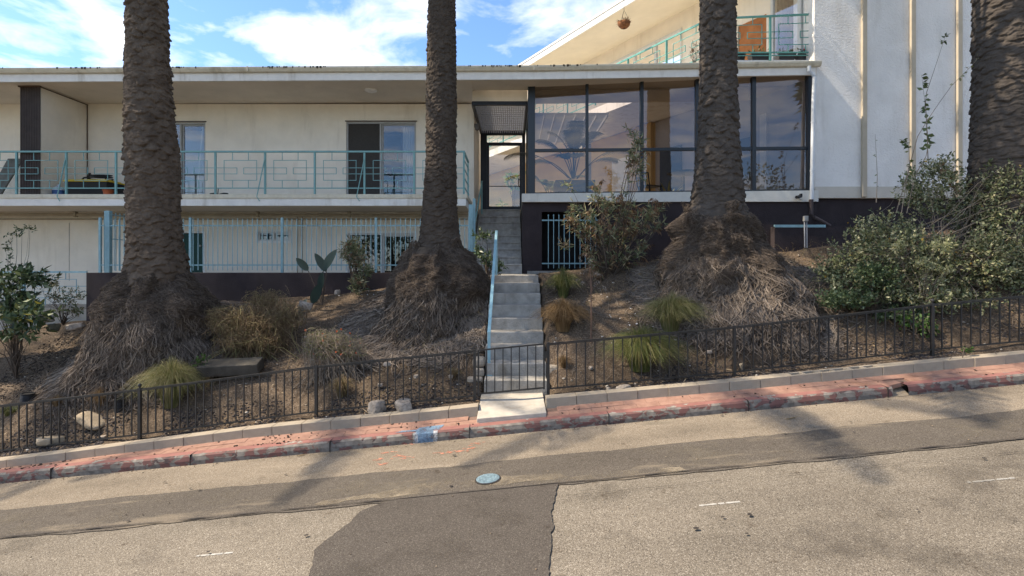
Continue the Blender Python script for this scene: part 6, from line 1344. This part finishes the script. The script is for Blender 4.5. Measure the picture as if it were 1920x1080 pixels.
b=MB(); b.lathe([(.70,.0),(.70,.42),(.74,.42),(.74,0)],n=28,cap=False); b.build('tabletop',_m['slate_blue_door'],E); b=MB(); b.lathe([(0,.25),(.03,.24),(.04,.03),(.70,.03)],n=14); b.build('pedestal',M_dark,E)

# ------------------------------------------------------------------ across the street (mirrored in the glass)
kind(sheet('far_pavement',M_slab,[(-45,-8),(45,-8),(45,-5.5),(-45,-5.5)],.12),'structure')
kind(sheet('far_lawn',mat('dry_lawn',(.12,.12,.05),.95,.3,2,.5,30),[(-45,-45),(45,-45),(45,-8),(-45,-8)],.14),'structure')
def fan_palm(X,Y,zt,label):
    z0=road_z(X)+.14; E=empty('fan_palm',label,'palm tree',(X,Y,z0)); b=MB(); b.tube([(0,0,0),(.1,0,(zt-z0)*.5),(0,0,zt-z0)],[.3,.22,.2],12); b.build('trunk',M_trunk3,E,smooth=True)
    n=420; u=unit(rng.normal(size=(n,3))+np.array([0,0,-.1])); u[:,2]*=1.1; p=u*rng.uniform(.7,1.6,(n,1))+np.array([0,0,zt-z0]); V=leaves(p,unit(u-up*.3),rng.uniform(.8,1.3,n),.35); npmesh('crown',*V,M_frond,parent=E)
    n=260; a=rng.uniform(0,6.28,n); p=np.stack([np.cos(a)*.45,np.sin(a)*.45,zt-z0-.6-rng.uniform(0,2.4,n)],-1); npmesh('skirt',*leaves(p,np.stack([np.cos(a)*.3,np.sin(a)*.3,-1+0*a],-1),1.1,.3),mat('dead_fronds',(.25,.17,.08),.9,.2,5,0,island=.4),parent=E)
fan_palm(17.4,-14,12.2,'tall fan palm across the street mirrored in the lobby glass')
E=empty('palm_tree','feathery palm across the street mirrored in the rightmost lobby pane','palm tree',(17.9,-8.6,road_z(17.9)+.14)); c=CROWN.copy(); COL.objects.link(c); c.parent=E; c.location=(0,0,8.0); c.scale=(.8,.8,.8)
b=MB(); b.tube([(0,0,0),(0,0,8.0)],[.35,.25],12); b.build('trunk',M_trunk3,E)
def dist_tree(X,Y,h,r,label,n=2200,m=M_deep):
    z0=road_z(X)+.14; E=empty('street_tree',label,'tree',(X,Y,z0)); bl=[(rng.normal()*r*.4,rng.normal()*r*.3,h*.62+rng.normal()*r*.3,r*.6,r*.6,r*.5) for _ in range(6)]; t_,u_,_=in_blobs(bl,n,shell=.5); npmesh('crown',*leaves(t_,unit(u_+rng.normal(size=u_.shape)),rng.uniform(.2,.4,n),.16),m,parent=E); b=MB(); b.tube([(0,0,0),(.1,0,h*.3),(0,.1,h*.6)],[.2,.14,.08],8); b.build('trunk',M_trunk2,E)
dist_tree(-9.5,-14,9,3.2,'leafy tree across the street mirrored in the balcony door')
dist_tree(21,-12,6.5,3,'leafy tree across the street mirrored low in the lobby glass')
dist_tree(13,-15,6.5,3,'round tree across the street behind the tall fan palm')
dist_tree(2,-17,6.5,3,'round tree across the street opposite the gate')
E=empty('house','pale stucco house across the street','house',(6,-24,road_z(6)+.14)); b=MB(); b.box(-6,6,-4,4,-1,4.2); b.build('wall',M_stucco,E); b=MB(); b.prism([(-6.5,-4.5,4.2),(6.5,-4.5,4.2),(6.5,0,6.2),(-6.5,0,6.2)],(0,0,.15)); b.prism([(-6.5,4.5,4.2),(6.5,4.5,4.2),(6.5,0,6.2),(-6.5,0,6.2)],(0,0,.15)); b.build('roof',M_gdoor if False else mat('grey_shingle',(.12,.11,.1),.9),E)
for x in (-4,-1,3): b=MB(); b.box(x-.7,x+.7,4.0,4.06,1.2,2.6); b.build('window',_m['dark_window_panel'],E)
